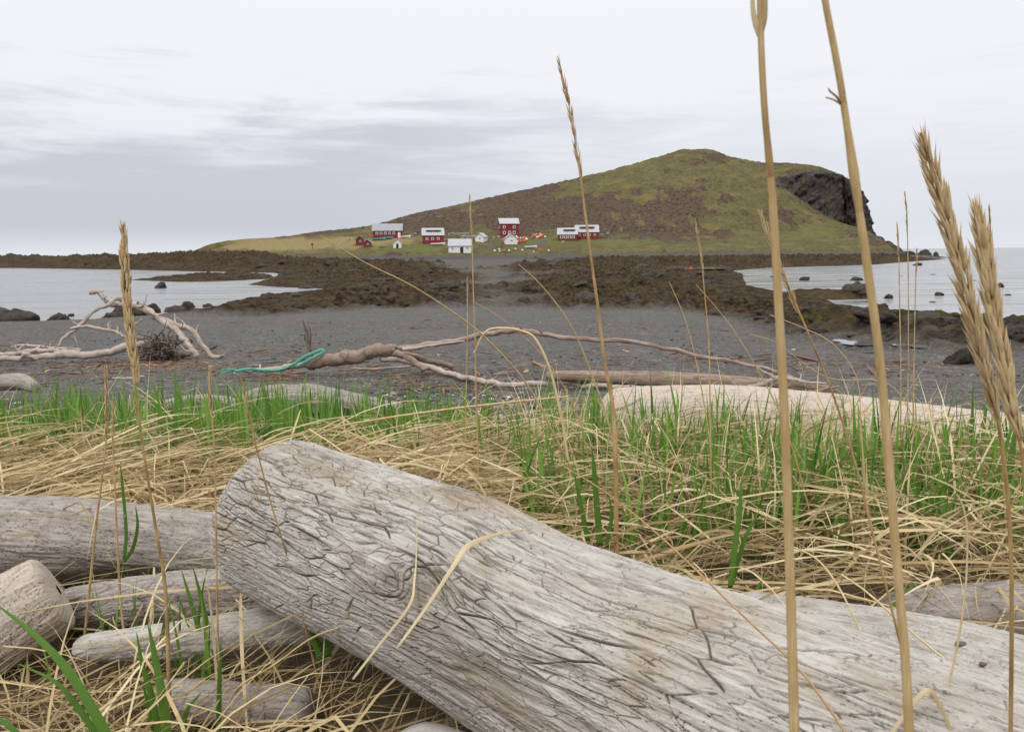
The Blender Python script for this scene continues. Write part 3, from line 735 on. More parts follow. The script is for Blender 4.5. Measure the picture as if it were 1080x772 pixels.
def window(par, x, y, z, w, h, face=0.0):
    """a white frame with its pane, on the front wall (face = turn about z)"""
    V, Q = box(w, 0.10, h)
    R = np.array([[math.cos(face), -math.sin(face), 0], [math.sin(face), math.cos(face), 0], [0, 0, 1]])
    f = build('window', V @ R.T + (x, y, z), Q, M['white'], par, smooth=False)
    V, Q = box(w * 0.62, 0.04, h * 0.66, (0, -0.06, 0))
    build('pane', V @ R.T + (x, y, z), Q, M['pane'], f, smooth=False)
def house(name, label, cat, u, v, w, d, hw, hr, rz, wall, roof, wins=(), door=None, dormer=None, side_wins=(), group=None, gable_front=False, chimney=False):
    """gabled house: foot of the front wall under pixel (u, v); the front looks towards -y before the turn rz"""
    P = hill_hit(u, v)
    e = empty(name, (P[0], P[1] + d / 2 * math.cos(rz), P[2]), rz)
    tag(e, label, cat, group)
    x, y = w / 2, d / 2; b = -2.0                                   # the walls run down into the slope
    if gable_front:
        V = [(-x, -y, b), (x, -y, b), (x, y, b), (-x, y, b), (-x, -y, hw), (x, -y, hw), (x, y, hw), (-x, y, hw), (0, -y, hw + hr), (0, y, hw + hr)]
        Fc = [[0, 1, 5, 8, 4], [2, 3, 7, 9, 6], [1, 2, 6, 5], [3, 0, 4, 7], [4, 8, 9, 7], [8, 5, 6, 9]]
    else:
        V = [(-x, -y, b), (x, -y, b), (x, y, b), (-x, y, b), (-x, -y, hw), (x, -y, hw), (x, y, hw), (-x, y, hw), (-x, 0, hw + hr), (x, 0, hw + hr)]
        Fc = [[0, 1, 5, 4], [2, 3, 7, 6], [1, 2, 6, 9, 5], [3, 0, 4, 8, 7], [4, 5, 9, 8], [6, 7, 8, 9]]
    build('wall', np.array(V, float), Fc, M[wall], e, smooth=False)
    o, t = 0.30, 0.16
    if gable_front:
        k = hr / x
        pr = [(-x - o, hw - o * k + 0.02), (0, hw + hr + 0.02), (x + o, hw - o * k + 0.02), (x + o, hw - o * k + t), (0, hw + hr + t + 0.06), (-x - o, hw - o * k + t)]
        V = [(p, -y - o, q) for p, q in pr] + [(p, y + o, q) for p, q in pr]
    else:
        k = hr / y
        pr = [(-y - o, hw - o * k + 0.02), (0, hw + hr + 0.02), (y + o, hw - o * k + 0.02), (y + o, hw - o * k + t), (0, hw + hr + t + 0.06), (-y - o, hw - o * k + t)]
        V = [(x + o, p, q) for p, q in pr] + [(-x - o, p, q) for p, q in pr]
    Fc = [[i, i + 6, (i + 1) % 6 + 6, (i + 1) % 6] for i in range(6)] + [[0, 1, 4, 5], [1, 2, 3, 4], [6, 11, 10, 7], [7, 10, 9, 8]]
    rf = build('roof', np.array(V, float), Fc, M[roof], e, smooth=False)
    if chimney:
        V, Q = box(.6, .6, 1.6, (x * 0.4, 0, hw + hr + 0.3)); build('chimney', V, Q, M['greyboard'], rf, smooth=False)
    for wx, wz, ww, wh in wins: window(e, wx, -y - 0.03, wz, ww, wh)
    for wy, wz, ww, wh in side_wins: window(e, -x - 0.03, wy, wz, ww, wh, -math.pi / 2)
    if door:
        dx, dw, dh, dm = door
        V, Q = box(dw, 0.12, dh, (dx, -y - 0.02, dh / 2)); build('door', V, Q, M[dm], e, smooth=False)
    if dormer:
        dx, dw, dh, nwin = dormer
        yb = -y * 0.62; zb = hw + hr * 0.30
        V, Q = box(dw, y * 0.75, dh, (dx, yb + y * 0.375, zb + dh / 2)); dm = build('dormer', V, Q, M['darkred'], e, smooth=False)
        V, Q = box(dw + 0.4, y * 0.8, 0.12, (dx, yb + y * 0.36, zb + dh + 0.08)); build('dormer_roof', V, Q, M[roof], dm, smooth=False)
        for i in range(nwin):
            V, Q = box(dw / nwin * 0.55, 0.1, dh * 0.6, (dx + dw * ((i + .5) / nwin - .5), yb - 0.03, zb + dh * 0.52))
            build('window', V, Q, M['pane'], dm, smooth=False)
    return e
house('red_house', 'long red house with grey roof and a row of five windows', 'house', 408, 251.2, 11.5, 5.5, 3.0, 2.5, 0.10, 'red', 'roof_grey',
      [(-4.1 + 1.65 * i, 1.9, .95, .95) for i in range(5)], (4.6, 1.0, 2.2, 'white'), side_wins=[(0, 1.8, .8, .8)])
house('red_house', 'red house with pale roof, long dormer and three windows below', 'house', 456, 257.3, 8.0, 6.0, 3.3, 2.5, 0.12, 'red', 'roof_light',
      [(-2.3 + 2.1 * i, 1.9, .95, .95) for i in range(3)], None, (0.2, 5.4, 1.05, 2))
house('red_house', 'tall two-storey red house with pale roof', 'house', 536.3, 250.0, 7.6, 6.0, 5.3, 2.0, 0.14, 'red', 'roof_light',
      [(-2.1, 3.9, 1.1, 1.1), (1.9, 3.9, 1.1, 1.1), (-2.1, 1.7, 1.1, 1.2), (0, 1.7, 1.1, 1.2), (1.9, 1.7, 1.1, 1.2)], side_wins=[(-1.3, 3.9, .9, 1.0), (1.3, 3.9, .9, 1.0), (0, 1.8, .9, 1.0)], chimney=False)
house('red_house', 'left one of the two joined red houses right of the tall one', 'house', 599, 254.2, 7.6, 5.5, 2.6, 2.3, -0.06, 'red', 'roof_light',
      [(-2.3 + 1.5 * i, 1.5, 1.2, 1.0) for i in range(4)], None, (0.7, 4.4, 1.1, 2))
house('red_house', 'right one of the two joined red houses, standing slightly higher', 'house', 619.5, 252.2, 9.0, 5.5, 2.8, 2.5, -0.04, 'red', 'roof_light',
      [(-3.0 + 2.0 * i, 1.6, .8, .8) for i in range(4)], None, (0.0, 5.6, 1.2, 2))
house('white_house', 'low white house by the shore with two windows and dark door', 'house', 485, 266.8, 8.0, 5.0, 2.6, 2.2, 0.0, 'white', 'roof_light',
      [(-2.6, 1.6, .8, .7), (2.7, 1.6, .8, .7)], (0.7, 1.1, 2.0, 'dark'))
house('white_shed', 'white gabled shed in front of the tall red house', 'shed', 538.5, 257.9, 4.6, 4.2, 2.2, 1.8, 0.12, 'white', 'roof_light', [(0.2, 1.5, .8, .8), (0.2, 3.0, .45, .45)], None, gable_front=True)
house('white_shed', 'tiny white gabled shed with dark doorway near the long red house', 'shed', 418.7, 261.8, 3.0, 3.2, 2.0, 1.3, 0.10, 'white', 'roof_light', (), (0, .85, 1.6, 'dark'), gable_front=True)
house('white_shed', 'small white shed with round-looking window behind the white house', 'shed', 507.5, 255.3, 3.4, 4.0, 2.0, 1.3, -0.35, 'white', 'roof_light', [(0.2, 1.4, .8, .8)], None, gable_front=True)
house('red_shed', 'taller of the two little red sheds, on the left', 'shed', 379, 258.9, 3.0, 3.2, 2.3, 1.3, 0.15, 'darkred', 'roof_grey', [(0.2, 1.6, .7, .6)], None, gable_front=True)
house('red_shed', 'lower of the two little red sheds, on the right', 'shed', 387, 261.0, 2.9, 3.0, 1.7, 1.1, 0.12, 'darkred', 'roof_grey', [(0.2, 1.2, .7, .5)], None, gable_front=True)

def skiff(u, v, L, rz, mt, label, group=None):
    """an open boat drawn up on the grass"""
    P = hill_hit(u, v); e = empty('skiff', P, rz); tag(e, label, 'boat', group)
    n, V = 15, []
    for s in np.linspace(0, 1, n):
        w = 0.8 * (1 - max(0, (s - .45) / .55) ** 2.2) * (0.85 + 0.15 * min(1, s * 5)); x = (s - .5) * L; sheer = 0.75 + 0.35 * s * s
        for a in np.linspace(-1, 1, 9): V.append((x, w * math.sin(a * 1.45) / math.sin(1.45), sheer * (1 - math.cos(a * 1.45)) / (1 - math.cos(1.45))))
    Q = [[i * 9 + j, (i + 1) * 9 + j, (i + 1) * 9 + j + 1, i * 9 + j + 1] for i in range(n - 1) for j in range(8)] + [list(range(9))]
    h = build('hull', np.array(V), Q, M[mt], e)
    md = h.modifiers.new('thick', 'SOLIDIFY'); md.thickness = 0.07; md.offset = 1
    V, Q = box(.28, 1.35, .05, (-L * .12, 0, .55)); build('thwart', V, Q, M['greyboard'], e, smooth=False)
skiff(400, 253.6, 5.2, 0.1, 'teal', 'teal skiff lying on the grass below the long red house')
skiff(410, 252.4, 3.6, 0.6, 'teal', 'short teal skiff half behind the longer one')
skiff(428, 251.2, 4.2, -0.4, 'whiteplastic', 'white skiff on the grass between two red houses')
skiff(462, 258.8, 5.5, 0.05, 'whiteplastic', 'white skiff in front of the red house with three windows')
skiff(569, 249.4, 4.0, 0.2, 'orange', 'orange skiff among gear right of the tall red house')
skiff(560, 262.0, 4.6, 0.1, 'whiteplastic', 'pale skiff on the grass below the gear right of the white shed')
skiff(481, 262.9, 4.0, 0.3, 'teal', 'blue-green skiff tucked behind the low white house')

# floats, tubs and barrels lying about
def rev(profile, m=10):
    th = np.linspace(0, 2 * math.pi, m, endpoint=False)
    V = np.array([[r * math.cos(a), r * math.sin(a), z] for r, z in profile for a in th])
    Q = np.array([[i * m + j, i * m + (j + 1) % m, (i + 1) * m + (j + 1) % m, (i + 1) * m + j] for i in range(len(profile) - 1) for j in range(m)])
    return V, Q
V, Q = rev([(0.01, 0), (.28, .06), (.40, .25), (.43, .45), (.38, .66), (.24, .82), (.10, .88), (.10, .98), (.01, 1.0)])
fl_o = build('net_float', V, Q, M['orange']); me_o = fl_o.data; bpy.data.objects.remove(fl_o)
fl_w = build('net_float', V, Q, M['whiteplastic']); me_w = fl_w.data; bpy.data.objects.remove(fl_w)
V, Q = rev([(0.01, 0), (.55, 0.0), (.62, .08), (.66, .8), (.74, .82), (.74, .92), (.64, .92), (.60, .2), (.01, .18)], 14)
tb = build('fish_tub', V, Q, M['whiteplastic']); me_t = tb.data; bpy.data.objects.remove(tb)
def put(me, name, u, v, s, label, cat, group):
    P = hill_hit(u, v); o = bpy.data.objects.new(name, me); COL.objects.link(o)
    o.location = P; o.scale = (s, s, s); o.rotation_euler = (0, 0, random.uniform(0, 6)); tag(o, label, cat, group)
for k in range(9): put(me_t, 'fish_tub', 488 + 2.3 * k + random.uniform(-.5, .5), 251.4 + random.uniform(-.4, .5) - (0.3 if k > 4 else 0), 1.0, 'white plastic tub in the row uphill of the white house', 'tub', 'white tubs in a row behind the white house')
for k in range(7): put(me_t, 'fish_tub', 474 + 3.2 * k, 248.0 + random.uniform(-.4, .4), 0.85, 'white plastic tub in the upper row behind the white house', 'tub', 'white tubs in the upper row')
for k in range(34):
    a = random.random()
    u, v = (random.uniform(544, 557), random.uniform(249.5, 257.5)) if k < 20 else (random.uniform(561, 576), random.uniform(248, 252.5))
    put(me_o if a < .55 else me_w, 'net_float', u, v, random.uniform(.8, 1.3), ('orange' if a < .55 else 'white') + ' net float lying in the heap right of the tall red house', 'float', 'net floats heaped by the tall red house')
for k in range(14):
    put(me_w if k % 3 else me_o, 'net_float', random.uniform(515, 600), random.uniform(263.5, 266.5), random.uniform(.6, 1.0), ('white' if k % 3 else 'orange') + ' float washed up along the top of the island beach', 'float', 'floats along the top of the island beach')
for k, (u, v) in enumerate([(368, 253.4), (372, 253.8), (422, 248), (434, 249.6), (438, 247.5), (635, 249), (641, 247), (594, 256.5), (526, 251), (521, 252)]):
    put(me_t, 'fish_tub', u, v, 0.9, 'single white tub standing on grass away from the rows', 'tub', 'single white tubs on the grass')
# a heap of planks by the tiny white shed
P = hill_hit(404, 261); e = empty('plank_heap', P, 0.2); tag(e, 'low heap of reddish planks left of the tiny white shed', 'plank heap')
for k in range(7):
    V, Q = box(4.2 - 0.3 * k, .24, .1); c, s = math.cos(.12 * k), math.sin(.12 * k)
    build('plank', V @ np.array([[c, s, 0], [-s, c, 0], [0, 0, 1]]) + (0.2 * (k % 3), .28 * (k % 4) - .5, .1 + .11 * (k // 3)), Q, M['darkred'] if k % 2 else M['greyboard'], e, smooth=False)
# marker post on the low grassy end
P = hill_hit(329.5, 262.5); e = empty('marker_post', P, 0); tag(e, 'lone dark marker post with red top on the yellow grass', 'post')
V, Q = rev([(.01, -.3), (.14, -.3), (.11, 1.4), (.01, 1.42)]); build('pole', V, Q, M['dark'], e)
V, Q = rev([(.01, 1.3), (.42, 1.3), (.48, 1.7), (.3, 2.1), (.01, 2.15)]); build('top_mark', V, Q, M['darkred'], e)
# red buoy left on the reef
P = hit(728.5, 287); P[2] = ground_full(P[:1], P[1:2])[0][0]
m, N = mat('red_buoy_paint'); finish(N, (0.62, 0.03, 0.03), 0.5); M['buoy'] = m
V, Q = rev([(0.01, 0), (.5, .15), (.75, .6), (.7, 1.0), (.4, 1.35), (.12, 1.5), (.12, 1.65), (.01, 1.7)], 16)
o = build('buoy', V * 0.42 + P, Q, M['buoy']); tag(o, 'small bright red buoy stranded on the dark reef', 'buoy')

# ------------------------------------------------------------------ driftwood
def crackle(a, l, depth, seed, sa=0.034, sl=0.13, knots=()):
    """drying cracks of a weathered log; a = distance round, l = distance along (metres). Returns depth map and crack mask"""
    w1 = fbm(a * 14, l * 5, octv=3, seed=seed) ; w2 = fbm(a * 9, l * 3.5, octv=3, seed=seed + 5)
    aa = a + 0.016 * w1; ll = l + 0.035 * w2; ll = ll - 0.25 * np.clip(ll - .75, 0, 9)
    for (ka, kl, kr, ks) in knots:                                  # the grain swings round a knot
        d2 = ((a - ka) / kr) ** 2 + ((l - kl) / (kr * 1.8)) ** 2
        aa = aa - 0.85 * ks * (a - ka) * np.exp(-d2) + 0.35 * kr * ks * np.exp(-((a - ka) / kr) ** 2 - ((l - kl - 1.2 * kr) / (0.9 * kr)) ** 2)
    out = np.zeros(np.shape(a)); msk = np.zeros(np.shape(a))
    ga, gl = np.gradient(a, axis=1), np.gradient(l, axis=0)
    for sc, amp, wid, thr, sdd in ((1.0, 1.0, 0.00105, -0.10, 0), (0.5, 0.65, 0.0008, -0.10, 100), (0.25, 0.6, 0.0006, -0.12, 200)):
        f1, f2, ih = worley(aa / (sa * sc), ll / (sl * sc), seed + sdd)
        e = f2 - f1
        gr = np.hypot(np.gradient(e, axis=1) / (ga + 1e-9), np.gradient(e, axis=0) / (gl + 1e-9))
        e = e / np.maximum(gr, 4.0)                                 # metres from the crack
        rag = fbm(a * 60, l * 25, octv=2, seed=seed + sdd + 9)
        on = sstep(fbm(aa / (sa * sc) * 0.6, ll / (sl * sc) * 0.6, octv=3, seed=seed + sdd + 7) + 0.25 * rag, thr, thr + 0.22)
        k = np.exp(-(e / (wid * (1 + 0.7 * rag) * (1 - 0.25 * sstep(l, .75, 1.15)))) ** 1.6) * on * (1 - (0.12 if sc > .9 else 0.0) * sstep(l, .8, 1.2))
        out = np.maximum(out, amp * k); msk = np.maximum(msk, k * min(1, amp * 1.3))
        out = out - 0.05 * amp * (ih - 0.5)                         # plates stand at slightly different heights
    # long splits along the grain
    g = np.abs(vnoise(aa / 0.030, ll / 0.8, seed=seed + 300)) * 0.02; on = sstep(fbm(aa / 0.06, ll / 0.22, octv=3, seed=seed + 301), 0.02, 0.25)
    k = np.exp(-(g / 0.0007) ** 1.5) * on
    g2 = np.abs(vnoise(aa / 0.012, ll / 0.35, seed=seed + 310)) * 0.01; k = np.maximum(k, 0.55 * np.exp(-(g2 / 0.0006) ** 1.5) * sstep(fbm(aa / 0.04, ll / 0.15, octv=3, seed=seed + 311), 0.0, 0.3))
    out = np.maximum(out, 0.9 * k); msk = np.maximum(msk, k)
    return depth * out, msk

def big_log(name, pts, radii, label, mt, n, m_, seed, crack=0.0, lump=0.05, cap=(0.8, 0.8), pw=2.4, sa=0.034, sl=0.13, extra=None, cat='log', parent=None, knots=(), dense=False, stains=()):
    Pc = spline(pts, 80); L0 = np.concatenate([[0], np.cumsum(np.linalg.norm(np.diff(Pc, axis=0), axis=1))]); LT = L0[-1]
    R0 = np.interp(np.linspace(0, 1, 80), np.linspace(0, 1, len(radii)), radii)
    c0, c1 = cap[0] * radii[0], cap[1] * radii[-1]
    k0 = max(14, int(n * 0.12))
    a_ = (1 - np.cos(np.linspace(0.02, math.pi / 2, k0))) * c0
    b_ = LT - (1 - np.cos(np.linspace(0.02, math.pi / 2, k0)))[::-1] * c1
    s = np.concatenate([a_, np.linspace(c0, LT - c1, n)[1:-1], b_])
    P = np.stack([np.interp(s, L0, Pc[:, i]) for i in range(3)], 1); R = np.interp(s, L0, R0)
    rr_ = lambda d, c: (1 - (1 - np.clip(d / max(c, 1e-9), 0, 1)) ** pw) ** (1 / pw)
    R = R * np.maximum(rr_(s, c0), 0.01) * np.maximum(rr_(LT - s, c1), 0.01)
    Tn, A, B = frames(P)
    th = 2.2 + np.linspace(0, 2 * math.pi, m_, endpoint=False)
    if dense: th = 2.2 + np.interp(np.linspace(0, 1, m_, endpoint=False), [0, .10, .92, 1], [0, 1.75, 5.3, 2 * math.pi])
    TH = np.repeat(th[None, :], len(s), 0); S = np.repeat(s[:, None], m_, 1)
    Rg = np.repeat(R[:, None], m_, 1); Rn = np.interp(s, L0, R0)[:, None]
    ct, sn = np.cos(TH), np.sin(TH)
    f = 1 + lump * fbm(ct * 1.1 + seed, sn * 1.1, S * 2.2 / max(Rn.mean() * 8, .3), 4, seed) + 0.012 * fbm(ct * 7, sn * 7, S * 4, 3, seed + 3)
    f = f + 0.012 * vnoise(ct * 22, sn * 22, S * 3.0, seed + 4) + 0.008 * vnoise(ct * 45, sn * 45, S * 9.0, seed + 6)
    if extra is not None: f = f + extra(TH, S)
    Rg = Rg * f
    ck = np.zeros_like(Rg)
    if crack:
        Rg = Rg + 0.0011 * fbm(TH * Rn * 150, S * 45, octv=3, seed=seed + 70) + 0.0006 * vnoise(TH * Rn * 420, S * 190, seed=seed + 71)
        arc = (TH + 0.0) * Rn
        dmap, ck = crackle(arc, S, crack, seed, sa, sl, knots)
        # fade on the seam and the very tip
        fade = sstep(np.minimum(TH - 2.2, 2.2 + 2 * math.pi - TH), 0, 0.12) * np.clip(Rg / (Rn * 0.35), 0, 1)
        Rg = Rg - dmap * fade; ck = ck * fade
    V = P[:, None, :] + Rg[..., None] * (ct[..., None] * A[:, None, :] + sn[..., None] * B[:, None, :])
    Tg = TH.copy()
    for (ka, kl, kr, ks) in knots:
        a_k = TH * Rn; d2 = ((a_k - ka) / kr) ** 2 + ((S - kl) / (kr * 1.8)) ** 2
        Tg = Tg + (-0.85 * ks * (a_k - ka) * np.exp(-d2) + 0.35 * kr * ks * np.exp(-((a_k - ka) / kr) ** 2 - ((S - kl - 1.2 * kr) / (0.9 * kr)) ** 2)) / Rn
    G = np.stack([Rn * np.cos(Tg), Rn * np.sin(Tg), S], -1)
    nn = len(s); i = np.arange(nn - 1)[:, None] * m_; j = np.arange(m_)[None, :]; j2 = (j + 1) % m_
    Q = np.stack([i + j, i + m_ + j, i + m_ + j2, i + j2], -1).reshape(-1, 4)
    Q = np.ascontiguousarray(Q[:, ::-1])
    stn = np.zeros_like(Rg)
    for (ka, kl, kr, ks) in stains:
        stn = np.maximum(stn, ks * np.exp(-((TH * Rn - ka) / kr) ** 2 - ((S - kl) / (kr * 2.2)) ** 2))
    if stains: stn = stn * sstep(fbm(TH * Rn * 16, S * 8, octv=4, seed=seed + 80) + 0.6 * stn, 0.0, 0.45)
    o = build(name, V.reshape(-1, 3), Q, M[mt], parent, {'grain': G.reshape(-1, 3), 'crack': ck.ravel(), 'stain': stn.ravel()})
    return tag(o, label, cat) if label else o

# main log, running from upper left towards the lower right corner
A0, A1 = cp(294, 541, 1.80), cp(642, 708, 1.25)
ax = A1 - A0
def main_extra(TH, S):
    # a swollen ridge with a hollow in front of it, and a worn nose
    f = 0.06 * np.exp(-(((S - 0.62) / 0.11) ** 2 + ((TH - 4.55) / 0.55) ** 2))
    f = f - 0.035 * np.exp(-(((S - 0.80) / 0.10) ** 2 + ((TH - 4.2) / 0.5) ** 2))
    return f + 0.03 * np.sin(S * 7 + TH)
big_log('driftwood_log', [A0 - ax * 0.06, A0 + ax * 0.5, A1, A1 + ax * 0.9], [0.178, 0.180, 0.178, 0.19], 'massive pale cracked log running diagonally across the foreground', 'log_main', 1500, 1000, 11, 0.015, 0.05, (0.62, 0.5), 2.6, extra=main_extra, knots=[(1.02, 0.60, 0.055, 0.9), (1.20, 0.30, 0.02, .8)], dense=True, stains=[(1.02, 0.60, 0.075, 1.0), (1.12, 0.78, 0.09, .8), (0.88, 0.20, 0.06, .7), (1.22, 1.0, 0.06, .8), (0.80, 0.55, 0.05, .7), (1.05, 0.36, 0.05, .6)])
big_log('driftwood_log', [cp(770, 668, 1.78), cp(1000, 722, 1.45), cp(1180, 790, 1.2)], [0.10, 0.118, 0.12], 'smooth pale log lying close behind the right half of the big cracked log', 'log_main', 420, 240, 23, 0.003, 0.03)
big_log('driftwood_log', [cp(925, 660, 1.98), cp(1000, 655, 1.95), cp(1130, 648, 1.92)], [0.075, 0.085, 0.09], 'short grey log end poking from straw at the right edge', 'log_grey', 200, 140, 29, 0.003, 0.06)
big_log('driftwood_log', [cp(-160, 560, 2.38), cp(60, 566, 2.27), cp(160, 572, 2.24), cp(285, 585, 2.2)], [0.115, 0.112, 0.105, 0.10], 'grey rough log under the straw at left, running behind the big log', 'log_grey', 560, 320, 31, 0.007, 0.24, sa=.02, sl=.09)
big_log('driftwood_log', [cp(62, 622, 1.88), cp(-10, 664, 1.82), cp(-150, 745, 1.7)], [0.094, 0.102, 0.11], 'pale tan log with blunt rounded end at the left edge', 'log_cut', 300, 240, 37, 0.005, 0.12, (0.34, 0.5), 3.6, sa=.018, sl=.05)
big_log('driftwood_log', [cp(60, 645, 2.02), cp(170, 634, 2.0), cp(320, 622, 1.98)], [0.055, 0.066, 0.066], 'short pale cracked log wedged under the nose of the big log', 'log_grey', 380, 220, 41, 0.010, 0.26, sa=.025, sl=.07)
big_log('driftwood_branch', [cp(80, 684, 1.80), cp(200, 673, 1.75), cp(345, 652, 1.76)], [0.030, 0.042, 0.048], 'smooth arm-thick pale branch pointing left below the wedged log', 'log_main', 300, 150, 43, 0.003, 0.16, (1.2, .6), cat='branch')
big_log('driftwood_branch', [cp(165, 733, 1.62), cp(240, 742, 1.58), cp(330, 748, 1.55)], [0.034, 0.044, 0.044], 'dull grey branch almost buried in straw at lower left', 'log_grey', 240, 130, 47, 0.004, 0.16, cat='branch')
big_log('driftwood_stick', [cp(420, 800, 1.32), cp(450, 788, 1.34), cp(500, 800, 1.32)], [0.034, 0.04, 0.035], 'small rounded wood end peeping up at the bottom edge below the log', 'log_main', 90, 80, 53, 0.0, 0.1, cat='stick')
big_log('driftwood_log', [cp(632, 441, 5.1), cp(760, 444, 4.9), cp(920, 463, 4.6), cp(1130, 492, 4.2)], [0.19, 0.225, 0.235, 0.24], 'long bleached pinkish log half hidden in grass at right', 'log_pale', 520, 220, 59, 0.012, 0.07, sa=.05, sl=.35)
# grey gnarled logs at the edge of the shingle
big_log('driftwood_log', [cp(252, 430, 6.3), cp(285, 424, 6.25), cp(325, 423, 6.2), cp(372, 427, 6.2), cp(425, 433, 6.2)], [0.08, 0.125, 0.13, 0.085, 0.06], 'gnarled silver-grey log behind the green grass left of centre', 'log_grey', 240, 140, 61, 0.006, 0.34)
big_log('driftwood_log', [cp(148, 436, 6.4), cp(190, 427, 6.4), cp(225, 425, 6.35), cp(262, 432, 6.3)], [0.05, 0.07, 0.07, 0.05], 'thinner silver-grey log left of the gnarled one', 'log_grey', 160, 100, 67, 0.006, 0.34)
big_log('driftwood_log', [cp(-40, 408, 8.2), cp(0, 404, 8.1), cp(24, 404, 8.0), cp(38, 410, 7.9)], [0.09, 0.09, 0.08, 0.05], 'weathered stump end tangled with straw at the left edge of the beach', 'log_grey', 110, 80, 71, 0.004, 0.25)
big_log('driftwood_log', [at(575, 396, 9.0), at(650, 399, 9.0), at(740, 402, 8.9), at(840, 410, 8.7)], [0.06, 0.085, 0.095, 0.08], 'brown-grey log lying behind the long bleached one', 'branch_brown', 220, 90, 73, 0.003, 0.12)
big_log('driftwood_log', [at(770, 404, 8.6), at(830, 406, 8.6), at(885, 411, 8.5)], [0.05, 0.055, 0.035], 'short dark splintered log at the right end of the drift pile', 'branch_brown', 120, 60, 79, 0.003, 0.2)

def limb(root, pxs, Y, radii, mt, seed, name='branch', lump=0.16, n=40, m_=12, ground_px=0):
    """a limb through pixels at the distances Y"""
    Ys = np.interp(np.linspace(0, 1, len(pxs)), np.linspace(0, 1, len(Y)), Y)
    if ground_px: Ys = [min(y, hit(u, v + ground_px)[1]) for (u, v), y in zip(pxs, Ys)]
    pts = np.array([at(u, v, y) for (u, v), y in zip(pxs, Ys)])
    k = 0.035
    pts = pts + k * np.stack([fbm(np.arange(len(pts)) * 1.7 + seed, np.zeros(len(pts)) + q, octv=2, seed=seed) for q in range(3)], 1) * (np.arange(len(pts))[:, None] > 0)
    pts = spline(pts, n); pts[1:-1] += 0.018 * np.stack([fbm(np.arange(n - 2) * .35 + seed, np.zeros(n - 2) + q, octv=3, seed=seed + 5) for q in range(3)], 1) * (max(radii) / .05)
    V, Q, G = tube(pts, [q * .85 for q in radii], n=max(n, int(n * 1.6)), m=m_, lump=lump * 1.6, lf=11, seed=seed)
    acc = Acc(); acc.add(V, Q, grain=G)
    r_ = np.random.default_rng(seed)
    if name in ('limb', 'split_limb') and n >= 40:
        for q in range(int(r_.integers(3, 7))):
            i = int(r_.uniform(.08, .95) * (n - 1)); d = r_.normal(0, 1, 3); d[2] = abs(d[2]) * .7 + .2; d /= np.linalg.norm(d)
            R_ = np.interp(i / (n - 1), np.linspace(0, 1, len(radii)), radii); ln = r_.uniform(2.0, 6.0) * R_
            mid = pts[i] + d * ln * .5 + r_.normal(0, .15, 3) * ln
            acc.tube([pts[i], mid, pts[i] + d * ln], [R_ * .45, R_ * .3, R_ * .12], n=10, m=7, cap=.6, lump=.2, lf=12, seed=seed + q)
    return acc.build(name, M[mt], root)
def gY(u, v): return hit(u, v)[1]

# barked trunk with two long limbs, mid beach
yb = gY(360, 396); root = empty('driftwood_tree', at(370, 392, yb)); tag(root, 'brown barked driftwood trunk forking into two long bleached limbs', 'driftwood tree')
bpy.context.view_layer.update()
def under(o, root):
    o.matrix_parent_inverse = root.matrix_world.inverted(); return o
def L(root, *a, **k): return under(limb(root, *a, **k), root)
L(root, [(322, 386), (345, 381), (372, 377), (398, 371), (418, 368)], [yb, yb], [.085, .10, .11, .105, .09], 'branch_brown', 3, 'trunk', 0.14, 60, 20)
L(root, [(395, 370), (425, 366.5), (470, 361), (510, 353), (548, 349.5), (600, 356), (680, 364), (740, 375), (800, 387), (838, 400)], [yb, yb + .3, yb - .4, yb - 1.2], [.062, .052, .046, .046, .042, .038, .034, .03, .026, .02], 'branch_red', 5, 'limb', 0.14, 120, 12)
L(root, [(400, 377), (430, 381.5), (470, 393), (500, 401.5), (540, 407), (600, 405), (660, 408), (740, 410), (800, 411)], [yb, yb], [.060, .054, .044, .04, .038, .036, .034, .028, .02], 'branch_white', 7, 'limb', 0.16, 120, 12, ground_px=4)
L(root, [(412, 371), (430, 380), (446, 387), (452, 390)], [yb, yb - .2], [.07, .06, .04, .02], 'branch_brown', 9, 'stub', 0.2, 30, 12)
L(root, [(424, 369), (455, 366), (490, 361)], [yb - .1, yb + .2], [.03, .022, .012], 'branch_white', 13, 'split_limb', 0.2, 30, 8)
L(root, [(420, 372), (450, 381), (478, 387)], [yb + .3, yb + .3], [.05, .05, .045], 'branch_brown', 11, 'back_limb', 0.15, 30, 12)
st_ = limb(None, [(255, 391), (285, 391.5), (305, 389), (326, 384)], [yb - .1, yb], [.02, .042, .05, .045], 'branch_white', 15, 'driftwood_stick', .1)
tag(st_, 'pale stick with green rope over it at the butt of the barked trunk', 'stick')
tag(limb(None, [(370, 389), (400, 388), (442, 386.5)], [yb + .9, yb + .9], [.02, .026, .02], 'branch_red', 17, 'driftwood_stick'), 'thin orange-brown stick lying behind the barked trunk', 'stick')
tag(limb(None, [(118, 399), (135, 397.5), (152, 395)], [gY(135, 399)] * 2, [.012, .022, .016], 'branch_white', 19, 'driftwood_stick'), 'short white stick alone on the shingle below the root wad', 'stick')
yv = gY(326, 383) + 0.5
root = empty('upright_stick', at(326, 380, yv)); tag(root, 'dark forked stick standing upright behind the trunk', 'stick'); bpy.context.view_layer.update()
L(root, [(331, 380), (326, 362), (323, 350), (320, 338)], [yv], [.04, .035, .03, .012], 'root', 21, 'stem', .3, 24, 9)
L(root, [(327, 366), (328, 352), (326, 343)], [yv], [.025, .02, .01], 'root', 22, 'fork', .3, 16, 8)
L(root, [(325, 362), (321, 358), (320, 352)], [yv], [.02, .016, .008], 'root', 23, 'fork', .3, 12, 8)
